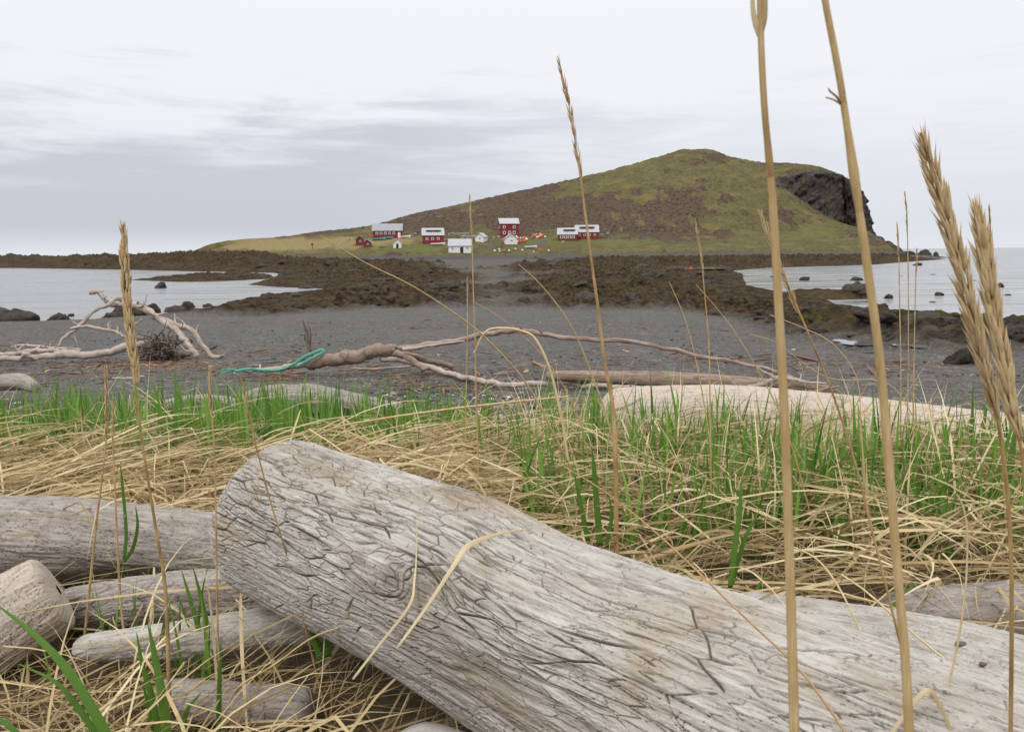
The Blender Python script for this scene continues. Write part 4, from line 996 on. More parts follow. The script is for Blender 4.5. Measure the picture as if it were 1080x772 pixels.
# drift pile ends at the right
root = empty('driftwood_branch', at(800, 408, 8.4)); tag(root, 'fork of thin white and dark branches at the right end of the drift pile', 'branch'); bpy.context.view_layer.update()
L(root, [(770, 412), (800, 405), (826, 399), (842, 403), (870, 404)], [8.5, 8.4], [.02, .028, .03, .025, .012], 'branch_white', 25, 'limb', .2)
L(root, [(820, 400), (808, 394), (798, 388)], [8.4, 8.4], [.024, .018, .01], 'branch_white', 26, 'limb', .2, 20)
L(root, [(760, 413), (810, 411), (850, 412), (884, 409)], [8.3, 8.3], [.02, .03, .028, .012], 'branch_brown', 27, 'limb', .2)

# bleached driftwood tree at the left
yt = gY(195, 380); root = empty('driftwood_tree', at(120, 375, yt)); tag(root, 'bleached driftwood tree with arching bare limbs propped on the left beach', 'driftwood tree'); bpy.context.view_layer.update()
L(root, [(127, 317), (150, 326), (168, 338), (187, 351), (199, 364), (208, 376)], [yt + .3, yt - .2], [.075, .08, .075, .07, .065, .06], 'branch_white', 31, 'limb', .14, 60, 14)
L(root, [(142, 321), (166, 333), (187, 343), (203, 350), (212, 361), (225, 375), (236, 375)], [yt + .5, yt + .2], [.05, .062, .06, .06, .06, .055, .03], 'branch_white', 33, 'limb', .14, 60, 14)
L(root, [(95, 311), (99, 309), (104, 309), (112, 317), (120, 322), (130, 321)], [yt + .2], [.03, .055, .05, .05, .05, .05], 'branch_white', 35, 'limb', .2, 40, 12)
L(root, [(130, 315), (122, 315), (114, 322), (98, 329), (83, 344), (70, 355), (60, 366)], [yt + .3, yt - .5], [.06, .05, .046, .044, .04, .036, .03], 'branch_white', 37, 'limb', .16, 60, 12)
L(root, [(74, 347), (90, 344), (106, 346), (122, 350), (132, 356)], [yt - .3, yt - .3], [.03, .036, .038, .04, .03], 'branch_white', 39, 'limb', .16, 40, 10)
L(root, [(75, 347), (79, 356), (83, 366)], [yt - .3, yt - .3], [.02, .018, .012], 'branch_white', 40, 'twig', .2, 16, 8)
L(root, [(150, 337), (143, 342), (136, 345)], [yt, yt], [.025, .02, .01], 'branch_white', 41, 'twig', .2, 16, 8)
root = empty('driftwood_tree', at(60, 378, yt - .6)); tag(root, 'pale driftwood trunk lying flat on the beach below the arching limbs', 'driftwood tree'); bpy.context.view_layer.update()
L(root, [(-30, 383), (0, 380), (40, 377), (70, 375), (104, 373), (135, 366), (150, 363)], [yt - .8, yt - .6], [.07, .06, .06, .085, .08, .085, .07], 'branch_white', 43, 'trunk', .16, 80, 14)
L(root, [(-10, 375), (15, 372.5), (40, 370), (60, 371), (84, 372)], [yt - .3, yt - .5], [.05, .055, .05, .045, .03], 'branch_white', 44, 'limb', .16, 50, 12)
L(root, [(12, 366), (22, 364), (40, 364), (60, 368), (86, 370)], [yt - .1, yt - .3], [.02, .03, .032, .034, .03], 'branch_white', 45, 'limb', .16, 40, 10)
L(root, [(20, 381), (28, 374), (40, 380)], [yt - .8, yt - .8], [.03, .05, .03], 'branch_white', 46, 'knee', .2, 30, 10)
tag(limb(None, [(146, 354), (158, 366), (178, 373), (202, 376)], [yt + .4, yt + .2], [.07, .09, .09, .06], 'branch_brown', 47, 'driftwood_log', .15), 'short brown trunk leaning behind the tangle of roots', 'log')
# the tangle of roots
root_acc = Acc()
c0 = at(168, 367, yt - 0.1)
for k in range(110):
    a = random.uniform(0, 6.28); up_a = random.uniform(-0.2, 1.35); Ln = random.uniform(.25, .62)
    d = np.array([math.cos(a) * math.cos(up_a), math.sin(a) * math.cos(up_a), math.sin(up_a)])
    p = [c0 + np.array([random.gauss(0, .12), random.gauss(0, .12), random.uniform(-.2, .1)])]
    for q in range(4):
        d = d + np.array([random.gauss(0, .5), random.gauss(0, .5), random.gauss(-.22, .45)]); d /= np.linalg.norm(d); p.append(p[-1] + d * Ln / 4)
    root_acc.tube(p, [random.uniform(.016, .03), .014, .006], n=12, m=6, cap=.5)
tag(root_acc.build('root_wad', M['root']), 'dark tangled root wad under the bleached arching limbs', 'root')

# green rope over the stick
m, N = mat('green_rope')
tc = N.add('ShaderNodeTexCoord').outputs['Object']
finish(N, N.mix(N.noise(tc, 40, 3), (0.05, 0.24, 0.17), (0.16, 0.42, 0.32)), 0.8); M['rope'] = m
acc = Acc()
yr = yb - .12
base = spline([at(248, 391.5, yr - .1), at(262, 389.5, yr - .1), at(276, 390.5, yr), at(295, 390, yr), at(310, 384, yr), at(322, 376, yr), at(338, 369.5, yr + .05), at(341, 371.5, yr + .05), at(331, 377, yr - .02), at(314, 386, yr - .05)], 160)
T_, A_, B_ = frames(base)
for q in range(3):
    a = np.linspace(0, 90, 160) + q * 2.094
    acc.tube(base + .011 * (np.cos(a)[:, None] * A_ + np.sin(a)[:, None] * B_), [.0115, .0115], n=0, m=6, cap=0)
for q in range(16):                                                  # frayed end
    s = base[0]; acc.tube([s, s + np.array([random.uniform(-.12, -.02), random.gauss(0, .04), random.gauss(.0, .02)]), s + np.array([random.uniform(-.28, -.08), random.gauss(0, .07), random.gauss(-.02, .02)])], [.006, .004, .003], n=8, m=5, cap=0)
tag(acc.build('rope', M['rope']), 'frayed bright green rope trailing over the pale stick', 'rope')
# ------------------------------------------------------------------ pebbles, shell and litter on the beach (too many to count)
m, N = mat('beach_pebble')
t = N.attr('tone', 'Fac'); pos = N.add('ShaderNodeNewGeometry').outputs['Position']
c = N.ramp(t, [(0, (0.035, 0.034, 0.035)), (.45, (0.095, 0.092, 0.092)), (.7, (0.16, 0.15, 0.14)), (.86, (0.32, 0.31, 0.29)), (1, (0.62, 0.60, 0.56))])
c = N.mix(N.math('MULTIPLY', N.noise(pos, 90, 3), 0.35), c, (0.06, 0.055, 0.05))
finish(N, c, 0.75, spec=0.3); M['pebble'] = m
bm = bmesh.new(); bmesh.ops.create_icosphere(bm, subdivisions=2, radius=1.0)
IV = np.array([v.co for v in bm.verts]); IF = np.array([[v.index for v in f.verts] for f in bm.faces]); bm.free()
def scatter(shape_V, shape_F, P, S, tone, rz):
    c, s = np.cos(rz)[:, None], np.sin(rz)[:, None]
    x = shape_V[None, :, 0] * S[:, 0:1]; y = shape_V[None, :, 1] * S[:, 1:2]; z = shape_V[None, :, 2] * S[:, 2:3]
    V = np.stack([x * c - y * s, x * s + y * c, z], -1) + P[:, None, :]
    k = shape_V.shape[0]
    Fc = (shape_F[None] + (np.arange(len(P)) * k)[:, None, None]).reshape(-1, shape_F.shape[1])
    return V.reshape(-1, 3), Fc, np.repeat(tone, k)
n = 13000
y = np.concatenate([rng.triangular(5.0, 6.4, 10.5, int(n * .72)), 5 + 26 * rng.random(n - int(n * .72)) ** 1.5]); x = rng.uniform(-0.75, 0.72, n) * (y + 1)
keep = (vnoise(x * .6, y * .9, seed=2) + np.where(x < 0.3, 0.3, -0.25) > -0.2); x, y = x[keep], y[keep]; n = len(x)
s = np.exp(rng.normal(math.log(0.014), 0.42, n)); s = np.minimum(s, 0.05) * np.where(y > 10, 1.25, 1)
z = gz(x, y) + 0.3 * s
S = np.stack([s * rng.uniform(.8, 1.5, n), s * rng.uniform(.7, 1.1, n), s * rng.uniform(.4, .7, n)], 1)
nearb = np.where(y < 8.5, 0.0, -0.22)
V, Q, tn = scatter(IV, IF, np.stack([x, y, z], 1), S, np.clip(rng.beta(1.5, 1.6, n) + nearb + 0.10 * (x < 0) + 0.12 * (y < 6.6), 0, 1), rng.uniform(0, 6.28, n))
tag(build('pebbles', V, Q, M['pebble'], attrs={'tone': tn}), kind='stuff')

# chips of bark, kelp and twigs
m, N = mat('drift_litter')
c = N.ramp(N.attr('tone', 'Fac'), [(0, (0.03, 0.018, 0.012)), (.4, (0.13, 0.06, 0.03)), (.75, (0.27, 0.16, 0.08)), (1, (0.42, 0.34, 0.24))]); finish(N, c, 0.85); M['litter'] = m
CV = np.array([(-1, -.2, 0), (-.4, -.28, .10), (.4, -.22, .14), (1, -.1, .02), (1, .1, .02), (.4, .24, .14), (-.4, .26, .1), (-1, .2, 0), (-1, -.2, -.1), (1, -.1, -.1), (1, .1, -.1), (-1, .2, -.1)])
CF = np.array([(0, 1, 6, 7), (1, 2, 5, 6), (2, 3, 4, 5), (8, 11, 10, 9), (0, 8, 9, 3), (7, 4, 10, 11), (0, 7, 11, 8), (3, 9, 10, 4)])
ps = []
for (u, v, su, sv, k) in [(130, 386, 34, 3, 170), (195, 385, 26, 3.5, 160), (160, 381, 28, 3, 110), (240, 386, 30, 3, 60), (292, 399, 14, 3, 70), (430, 402, 40, 5, 120), (455, 412, 60, 5, 120), (330, 398, 60, 6, 70), (270, 380, 80, 8, 80),
                          (880, 398, 90, 9, 130), (940, 385, 70, 4, 70), (640, 372, 200, 10, 120), (560, 352, 120, 5, 50), (30, 390, 60, 8, 80), (90, 405, 90, 8, 90), (870, 412, 20, 4, 60), (640, 346, 260, 1.6, 160), (420, 341, 180, 1.4, 120), (250, 372, 200, 3, 120), (700, 385, 160, 6, 140), (480, 395, 120, 6, 120), (200, 395, 120, 6, 120), (850, 380, 120, 3, 120)]:
    for q in range(k):
        P = hit(random.gauss(u, su), random.gauss(v, sv))
        if 4.8 < P[1] < 45: ps.append(P)
P = np.array(ps); n = len(P); s = np.exp(rng.normal(math.log(.04), .5, n)) * np.clip(P[:, 1] / 12, .7, 1.6); P[:, 2] += .006 + .01 * rng.random(n)
V, Q, tn = scatter(CV, CF, P, np.stack([s * np.where(rng.random(n) < .25, rng.uniform(2, 5, n), 1), s * rng.uniform(.3, 1.1, n), s * .8], 1), rng.beta(2, 2, n), rng.uniform(0, 6.28, n))
tag(build('drift_litter', V, Q, M['litter'], attrs={'tone': tn}, smooth=False), kind='stuff')

# ------------------------------------------------------------------ dead and green grass (too many blades to count)
def seg_d(x, y, a, b):
    ex, ey = b[0] - a[0], b[1] - a[1]; t = np.clip(((x - a[0]) * ex + (y - a[1]) * ey) / (ex * ex + ey * ey), 0, 1)
    return np.hypot(x - a[0] - ex * t, y - a[1] - ey * t)
AXES = [(A0 - ax * .1, A1 + ax * .9, .15), (cp(770, 668, 1.78), cp(1180, 790, 1.2), .11), (cp(925, 660, 1.98), cp(1130, 648, 1.92), .08), (cp(-160, 560, 2.38), cp(285, 585, 2.2), .11), (cp(62, 622, 1.88), cp(-150, 745, 1.7), .11),
        (cp(60, 645, 2.02), cp(320, 622, 1.98), .06), (cp(80, 684, 1.8), cp(345, 652, 1.76), .045), (cp(170, 733, 1.62), cp(330, 748, 1.55), .035), (cp(636, 440, 5.2), cp(920, 464, 4.7), .18), (cp(920, 464, 4.7), cp(1130, 487, 4.25), .18)]
def clear(x, y, slack=1.0):
    ok = np.ones(np.shape(x), bool)
    for a, b, r in AXES: ok &= seg_d(x, y, a, b) > r * slack
    return ok
def blades(root, head, length, width, phi0, phi1, curl, tone, k=6, kink=None, zmin=None, tipw=0.15, roll=None):
    """ribbons that start at root, lean phi0 from the vertical and bend over to phi1"""
    n = len(root); t = np.linspace(0, 1, k + 1)
    pts = np.zeros((n, k + 1, 3)); pts[:, 0] = root; dirs = np.zeros((n, k + 1, 3))
    for i in range(k + 1):
        f = t[i] ** 1.3
        ph = phi0 + (phi1 - phi0) * f
        if kink is not None: ph = ph + np.where(t[i] > kink[0], kink[1], 0.0)
        hd = head + curl * t[i]
        d = np.stack([np.sin(ph) * np.cos(hd), np.sin(ph) * np.sin(hd), np.cos(ph)], 1); dirs[:, i] = d
        if i < k: pts[:, i + 1] = pts[:, i] + d * (length / k)[:, None]
    if zmin is not None:
        pts[:, :, 2] = np.maximum(pts[:, :, 2], zmin[:, None] + 0.008 * rng.random(n)[:, None])
    roll = rng.uniform(-1.2, 1.2, n) if roll is None else roll
    sd0 = np.stack([-np.sin(head), np.cos(head), 0 * head], 1)
    nrm = np.cross(dirs, sd0[:, None, :])
    side = sd0[:, None, :] * np.cos(roll)[:, None, None] + nrm * np.sin(roll)[:, None, None]
    wd = width[:, None] * (np.minimum(1, 0.55 + 1.6 * t) * np.clip((1 - t) / 0.55, tipw * (1 - t) + 0.03, 1) ** 0.8)[None, :]
    Lf = pts - side * wd[..., None] / 2; Rt = pts + side * wd[..., None] / 2
    V = np.stack([Lf, Rt], 2).reshape(n, -1, 3)
    b = (np.arange(n) * (k + 1) * 2)[:, None] + (np.arange(k) * 2)[None, :]
    Q = np.stack([b, b + 1, b + 3, b + 2], -1).reshape(-1, 4)
    tt = np.repeat(tone[:, None], (k + 1) * 2, 1)
    return V.reshape(-1, 3), Q, tt.reshape(-1)

AC = Acc()
def straw(n, xr, yr, lay, spread, Lr, ph0, ph1, wr=(.003, .007), zt=.10, tone=(.18, 1.0), mask=None, kinkp=.3):
    y = rng.uniform(yr[0], yr[1], n); x = rng.uniform(xr[0], xr[1], n)
    k = clear(x, y, 0.95)
    if mask is not None: k &= mask(x, y)
    x, y = x[k], y[k]; n = len(x)
    g0 = gz(x, y)
    hd = lay(x, y) + rng.normal(0, spread, n)
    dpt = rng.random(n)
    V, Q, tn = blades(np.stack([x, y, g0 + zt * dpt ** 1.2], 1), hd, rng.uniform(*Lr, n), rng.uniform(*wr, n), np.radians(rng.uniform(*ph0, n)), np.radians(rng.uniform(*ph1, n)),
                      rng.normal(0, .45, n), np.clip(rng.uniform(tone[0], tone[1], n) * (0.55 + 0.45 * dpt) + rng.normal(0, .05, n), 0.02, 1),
                      kink=(rng.uniform(.35, .85, n), np.radians(rng.uniform(20, 70, n)) * (rng.random(n) < kinkp)), zmin=g0 + 0.005)
    AC.add(V, Q, tone=tn)
wave = lambda x, y: 0.9 * vnoise(x * .9, y * 1.1, seed=33)
# the thatch behind the logs: combed to the right at left, tumbling towards the viewer further right
lay_l = lambda x, y: -0.25 + wave(x, y); lay_r = lambda x, y: -1.9 + 1.3 * wave(x, y)
edge = lambda x, y: y < 4.0 + 0.3 * vnoise(x * 1.7, y * 0 + 3, seed=6) + 0.15 * sstep(x, 0, 1.0)
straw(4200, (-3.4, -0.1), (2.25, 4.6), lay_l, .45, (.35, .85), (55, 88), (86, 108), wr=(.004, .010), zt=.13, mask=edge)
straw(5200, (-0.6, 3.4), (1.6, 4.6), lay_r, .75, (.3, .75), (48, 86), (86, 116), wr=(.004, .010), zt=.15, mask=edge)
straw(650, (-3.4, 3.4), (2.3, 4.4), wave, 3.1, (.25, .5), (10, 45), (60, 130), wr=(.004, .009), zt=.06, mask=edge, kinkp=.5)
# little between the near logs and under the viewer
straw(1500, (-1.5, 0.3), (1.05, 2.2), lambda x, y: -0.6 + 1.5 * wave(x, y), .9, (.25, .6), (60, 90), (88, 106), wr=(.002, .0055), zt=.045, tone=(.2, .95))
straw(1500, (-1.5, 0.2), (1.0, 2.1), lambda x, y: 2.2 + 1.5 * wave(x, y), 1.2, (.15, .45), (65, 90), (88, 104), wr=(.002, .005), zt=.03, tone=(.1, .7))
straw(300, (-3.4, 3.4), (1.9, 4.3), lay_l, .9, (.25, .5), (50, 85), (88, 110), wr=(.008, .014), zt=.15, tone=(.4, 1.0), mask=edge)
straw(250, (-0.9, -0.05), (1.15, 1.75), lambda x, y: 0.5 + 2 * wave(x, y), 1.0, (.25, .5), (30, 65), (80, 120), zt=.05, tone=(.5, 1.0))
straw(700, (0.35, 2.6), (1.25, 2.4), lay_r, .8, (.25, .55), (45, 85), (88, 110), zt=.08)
straw(260, (-4, 4), (4.2, 5.4), wave, 3, (.2, .5), (40, 80), (85, 110), zt=.03, tone=(.3, .9))
# standing dry blades in loose clumps
for u, v, k, sp in [(600, 500, 60, .16), (650, 520, 45, .14), (560, 470, 40, .2), (840, 480, 60, .2), (700, 480, 30, .25), (900, 520, 40, .2), (1010, 540, 50, .25), (430, 490, 25, .25), (215, 485, 35, .25), (100, 490, 40, .3), (20, 480, 30, .3), (750, 560, 35, .2), (960, 590, 30, .2)]:
    P = hit(u, v); x = P[0] + rng.normal(0, sp, k); y = P[1] + rng.normal(0, sp, k); kk = clear(x, y); x, y = x[kk], y[kk]; k = len(x)
    V, Q, tn = blades(np.stack([x, y, gz(x, y)], 1), rng.uniform(0, 6.28, k), rng.uniform(.28, .62, k), rng.uniform(.003, .008, k), np.radians(rng.uniform(3, 28, k)), np.radians(rng.uniform(25, 95, k)), rng.normal(0, .3, k), rng.uniform(.5, 1, k),
                      kink=(rng.uniform(.5, .9, k), np.radians(rng.uniform(30, 90, k)) * (rng.random(k) < .45)))
    AC.add(V, Q, tone=tn)
tag(AC.build('dead_grass', M['straw'], smooth=False), kind='stuff')

AC = Acc()
def green(u0_, u1_, v0_, v1_, k, Lr=(.18, .40), wr=(.008, .017), clump=8, tl=(5, 22)):
    for _ in range(k):
        P = hit(random.uniform(u0_, u1_), random.uniform(v0_, v1_)); c = random.randint(4, clump)
        x = P[0] + rng.normal(0, .03, c); y = P[1] + rng.normal(0, .03, c); kk = clear(x, y); x, y = x[kk], y[kk]; c = len(x)
        if not c: continue
        sc = random.uniform(.7, 1.1)
        V, Q, tn = blades(np.stack([x, y, gz(x, y)], 1), rng.uniform(0, 6.28, c), rng.uniform(*Lr, c) * sc, rng.uniform(*wr, c), np.radians(rng.uniform(1, tl[0] + 5, c)), np.radians(rng.uniform(4, tl[1] + 10, c)), rng.normal(0, .25, c),
                          np.clip(rng.normal(.52, .17, c), .05, .92), roll=rng.uniform(-.6, .6, c) + np.pi * rng.integers(0, 2, c))
        AC.add(V, Q, tone=tn)
W2 = (.011, .023)
green(-40, 520, 448, 486, 105, (.16, .50), W2, 10); green(-40, 400, 468, 506, 85, (.26, .52), W2, 7); green(75, 145, 455, 486, 20, (.27, .46), W2, 7); green(205, 270, 465, 505, 18, (.25, .42), W2, 7); green(295, 345, 452, 470, 14, (.24, .40), W2, 7); green(400, 520, 458, 480, 18, (.22, .36), W2, 7)
green(520, 790, 480, 530, 45, (.22, .42), (.010, .020)); green(560, 700, 500, 560, 10, (.2, .34), tl=(8, 30)); green(780, 1090, 492, 560, 62, (.22, .46), (.010, .020)); green(540, 1080, 505, 600, 90, (.22, .44), (.007, .015), 6, tl=(10, 35)); green(860, 1090, 530, 605, 18, (.16, .34), tl=(10, 35)); green(720, 860, 560, 600, 6, (.15, .3), tl=(10, 35))
green(40, 340, 640, 770, 15, (.12, .28), (.005, .010), clump=5); green(60, 330, 560, 640, 6, (.08, .18), (.004, .008), clump=4); green(420, 790, 462, 510, 60, (.24, .48), (.010, .020), 7); green(0, 420, 478, 505, 40, (.2, .40), W2, 5); green(0, 120, 540, 620, 2, (.1, .2), clump=4)
tag(AC.build('grass', M['green'], smooth=False), kind='stuff')

# ------------------------------------------------------------------ single plants near the viewer
def ribbon(P, w, tone, fold=0.25, face=None):
    """a grass leaf: path P, width profile w (metres), shallow fold along the midrib"""
    n = len(P); T = np.gradient(P, axis=0); T /= np.linalg.norm(T, axis=1)[:, None]
    tocam = CAM - P if face is None else np.repeat(np.array(face)[None], n, 0); tocam = tocam / np.linalg.norm(tocam, axis=1)[:, None]
    S = np.cross(T, tocam); S /= np.linalg.norm(S, axis=1)[:, None] + 1e-9; Nn = np.cross(S, T)
    w = np.interp(np.linspace(0, 1, n), np.linspace(0, 1, len(w)), w)[:, None]
    V = np.stack([P - S * w / 2 + Nn * w * fold, P, P + S * w / 2 + Nn * w * fold], 1).reshape(-1, 3)
    i = np.arange(n - 1)[:, None] * 3; j = np.arange(2)[None, :]
    Q = np.stack([i + j, i + j + 1, i + j + 4, i + j + 3], -1).reshape(-1, 4)
    return V, Q, np.full(len(V), tone)
def path(pxs, Y, n=24, to_ground=False):
    Ys = np.interp(np.linspace(0, 1, len(pxs)), np.linspace(0, 1, len(Y)), Y)
    pts = [at(u, v, q) for (u, v), q in zip(pxs, Ys)]
    if to_ground:
        e = pts[-1]; d = pts[-1] - pts[-2]; g = gz(e[0], e[1])[0]
        if e[2] > g + .02:
            dd = d / (abs(d[2]) + 1e-6); k = (e[2] - g + 0.02); st = np.linalg.norm(d); m_ = max(1, int(k / st))
            for q in range(1, m_ + 1): pts.append(e + np.array([np.clip(dd[0], -.3, .3), np.clip(dd[1], -.2, .2), -1.0]) * k * q / m_)
    return spline(pts, n)
def leaf_thing(label, leaves, name='grass_tuft', cat='grass tuft', mt='green', group=None):
    """leaves: list of (pixels root to tip, Y list, width list mm, tone)"""
    e = None
    for k, (pxs, Y, w, tone) in enumerate(leaves):
        P = path(pxs, Y)
        if e is None:
            if len(leaves) > 1: e = empty(name, P[0]); tag(e, label, cat, group); bpy.context.view_layer.update()
        V, Q, tn = ribbon(P, [q * .001 for q in w], tone)
        o = build('leaf' if e else name, V, Q, M[mt], e, {'tone': tn})
        md = o.modifiers.new('thick', 'SOLIDIFY'); md.thickness = 0.0006
        if e: under(o, e)
        else: tag(o, label, cat, group)

def spikelets(P, w, l, per, seed, tone=.5, open_=0.3, fl=2):
    """a seed head: pointed husks crowded in pairs along the path P (tip first)"""
    r = np.random.default_rng(seed)
    Lc = np.concatenate([[0], np.cumsum(np.linalg.norm(np.diff(P, axis=0), axis=1))]); LT = Lc[-1]
    T, A, B = frames(P); out = Acc(); n = int(LT / per)
    ring = np.linspace(0, 2 * math.pi, 7)[:-1]
    prof = np.array([(0, .25), (.14, .75), (.34, 1.0), (.60, .70), (.82, .28), (1.0, .02)])
    for i in range(n):
        s = (i + .6) / n * LT; q = min(int(np.searchsorted(Lc, s)), len(P) - 1)
        for side in (-1, 1):
            for f in range(fl + 1):
                if r.random() < .06: continue
                az = (0.0 if side > 0 else math.pi) + r.normal(0, .45) + (f - (fl - 1) / 2) * 0.8
                rad = A[q] * math.cos(az) + B[q] * math.sin(az)
                op = open_ * r.uniform(.3, 1.25)
                d = -T[q] * math.cos(op) + rad * math.sin(op)
                e1 = np.cross(d, rad); e1 /= np.linalg.norm(e1); e2 = np.cross(e1, d)
                end = min(1, .45 + 3.0 * s / LT) * min(1, .55 + 2.5 * (1 - s / LT))
                ll = l * r.uniform(.85, 1.2) * (.6 + .4 * end); ww = w * .088 * r.uniform(.7, 1.25) * end
                o = P[q] + rad * (ww * .5 + w * .10 * end * r.uniform(.4, 1.3)) + T[q] * ll * r.uniform(.1, .6)
                V = np.array([o + d * ll * a + (e1 * math.cos(t) * 1.0 + e2 * math.sin(t) * .7) * ww * b for a, b in prof for t in ring])
                m_ = 6; ii_ = np.arange(5)[:, None] * m_; jj_ = np.arange(m_)[None, :]
                Q = np.stack([ii_ + jj_, ii_ + (jj_ + 1) % m_, ii_ + m_ + (jj_ + 1) % m_, ii_ + m_ + jj_], -1).reshape(-1, 4)
                tn = np.repeat(np.clip(tone + .12 + r.normal(0, .2) + np.array([-.3, -.05, .05, .1, .2, .3]), 0, 1), m_)
                out.add(V, Q, tone=tn)
    out.tube(P[::max(1, len(P) // 12)], [w * .05, w * .09], n=14, m=6, cap=0, tone=.3)
    return out

def stalk(label, stem, Y, dia, head=None, hw=12, hl=15, per=7, leaves=(), seed=0, tone=.55, htone=.5, group=None, open_=.3, fl=2, name='grass_stalk', ground=True, nodes=(), sheath=()):
    """one dry stem from its pixels (top first) down to the ground, with its seed head"""
    P = path(stem, Y, 60, ground); e = empty(name, P[-1]); tag(e, label, 'grass stalk', group); bpy.context.view_layer.update()
    d = np.interp(np.linspace(0, 1, 60), np.linspace(0, 1, len(dia)), dia) * .001 / 2
    t = np.linspace(0, 1, 60)
    for q in nodes: d = d * (1 + .45 * np.exp(-((t - q) / .006) ** 2))
    V, Q, G = tube(P, d, n=0, m=10, cap=0, lump=.03, lf=9, seed=seed)
    tn = np.repeat(tone + .18 * vnoise(t * 23, t * 0 + seed, seed=seed) + .1 * vnoise(t * 90, t * 0 + seed, seed=seed + 2), 10)
    under(build('stem', V, Q, M['stem'], e, {'tone': tn}), e)
    if head:
        H = path(head, [Y[0]], 40)
        a = spikelets(H, hw * .001, hl * .001, per * .001, seed, htone, open_, fl)
        under(a.build('seed_head', M['spike'], e, smooth=True), e)
    for a, b in sheath:
        ia, ib = int(a * 59), int(b * 59); sp = spline(P[ia:ib + 1], 40)
        rr_ = np.interp(np.linspace(a, b, 40), t, d) * np.interp(np.linspace(0, 1, 40), [0, .03, .9, 1], [1.02, 1.14, 1.22, 1.3])
        V, Q, G = tube(sp, rr_, n=0, m=10, cap=0, lump=.04, lf=9, seed=seed + 9)
        under(build('sheath', V, Q, M['stem'], e, {'tone': np.full(len(V), tone + .22) + .1 * vnoise(V[:, 2] * 60, V[:, 0] * 0)}), e)
    for pxs, LY, w, tn in leaves:
        V, Q, tt = ribbon(path(pxs, LY), [q * .001 for q in w], tn, .2)
        o = under(build('leaf', V, Q, M['straw'], e, {'tone': tt}), e); md = o.modifiers.new('thick', 'SOLIDIFY'); md.thickness = 0.0005

stalk('thick straw-coloured stem crossing the whole picture, nearest the centre, with split sheath on top', [(802, -60), (802, 20), (806, 110), (814, 200), (820, 300), (827, 430), (833, 600), (838, 775)], [.42], [3.0, 3.5, 4.3, 5.2, 5.7], seed=1, tone=.5,
      leaves=[([(801, 38), (797, 25), (794, 8), (793, -30)], [.42], [2.2, 2.6, 2, 1], .9), ([(803, 34), (806, 20), (807, 0), (806, -40)], [.42, .415], [2.2, 2.6, 2, 1], .7)], nodes=(.21,), sheath=((.23, .62),))
stalk('thick leaning straw stem right of the first, leaving the picture at the top', [(861, -60), (870, 0), (886, 85), (903, 200), (916, 290), (930, 400), (943, 560), (955, 700), (959, 775)], [.40], [3.0, 3.8, 4.8, 5.5, 6.0], seed=2, tone=.5, nodes=(.12, .55), sheath=((.14, .40),),
      leaves=[([(888, 111), (884, 108), (878, 105), (871, 103)], [.40], [.9, .7, .5, .3], .5), ([(888, 110), (882, 102), (876, 97), (874, 94)], [.40, .39], [.9, .7, .5, .2], .5)])
stalk('dry stalk with long ripe nodding seed head, left of the pair at right', [(1040, 395), (1050, 432), (1058, 480), (1064, 540), (1067, 620), (1066, 775)], [.62], [2.2, 3.2, 3.6, 4.0], [(971, 140), (983, 180), (997, 225), (1011, 275), (1026, 335), (1040, 395), (1050, 432)], 19, 23, 6.5, seed=3, tone=.45, htone=.80, open_=.27, fl=3)
stalk('dry stalk with thick ripe seed head at the right edge', [(1072, 445), (1079, 490), (1084, 560), (1088, 650), (1090, 775)], [.56], [2.2, 3.2, 3.6], [(1030, 217), (1036, 255), (1045, 310), (1055, 365), (1065, 420), (1074, 455)], 20, 20, 5, seed=4, tone=.45, htone=.74, open_=.2, fl=3)
stalk('dry stalk with plump golden seed head before the driftwood limbs at left', [(141, 390), (145, 430), (152, 480), (164, 555), (175, 630), (179, 762)], [1.42, 1.45], [3.4, 4.4, 5.4, 7.5, 8.5], [(130, 237), (131, 262), (133, 300), (136, 340), (141, 378), (144, 402)], 30, 24, 7, seed=5, tone=.4, htone=.55, open_=.2, fl=3)
stalk('short dry stalk with small pale seed head leftmost in the grass', [(112, 462), (107, 510), (102, 548), (94, 625), (87, 693)], [1.75], [3.5, 5, 6.5], [(111, 384), (112, 410), (112, 440), (112, 466)], 13, 20, 11, seed=6, tone=.5, htone=.55, open_=.15)
stalk('thin dry stalk with narrow seed head just right of the leftmost short one', [(119, 466), (121, 510), (127, 630), (136, 708)], [1.72], [2.5, 4.5, 6], [(119, 423), (119, 445), (119, 470)], 10, 18, 10, seed=7, tone=.55, htone=.6, open_=.15)
stalk('slim dry stalk with slender seed head before the silver-grey log', [(223, 436), (226, 475), (228, 560), (229, 640), (231, 700), (234, 768)], [1.45], [2.8, 3.6, 4.4], [(221, 386), (221, 405), (222, 425), (224, 445)], 12, 18, 10, seed=8, tone=.55, htone=.5, open_=.15)
stalk('dark thin stalk leaning across the nose of the big cracked log', [(270, 470), (285, 528), (301, 580), (316, 635), (329, 690)], [1.42], [2.2, 3.0, 3.6, 4.5], [(254, 398), (260, 425), (266, 452), (271, 476)], 9, 16, 11, seed=9, tone=.25, htone=.4, open_=.12)
stalk('tall straight stalk with slender open seed head against the sky, centre', [(609, 165), (614, 200), (622, 262), (630, 320), (639, 390), (645, 420), (649, 470), (650, 566)], [1.85], [4, 6, 8, 11, 13], [(588, 60), (596, 92), (602, 122), (607, 152), (613, 186)], 19, 30, 19, seed=10, tone=.5, htone=.5, open_=.22)
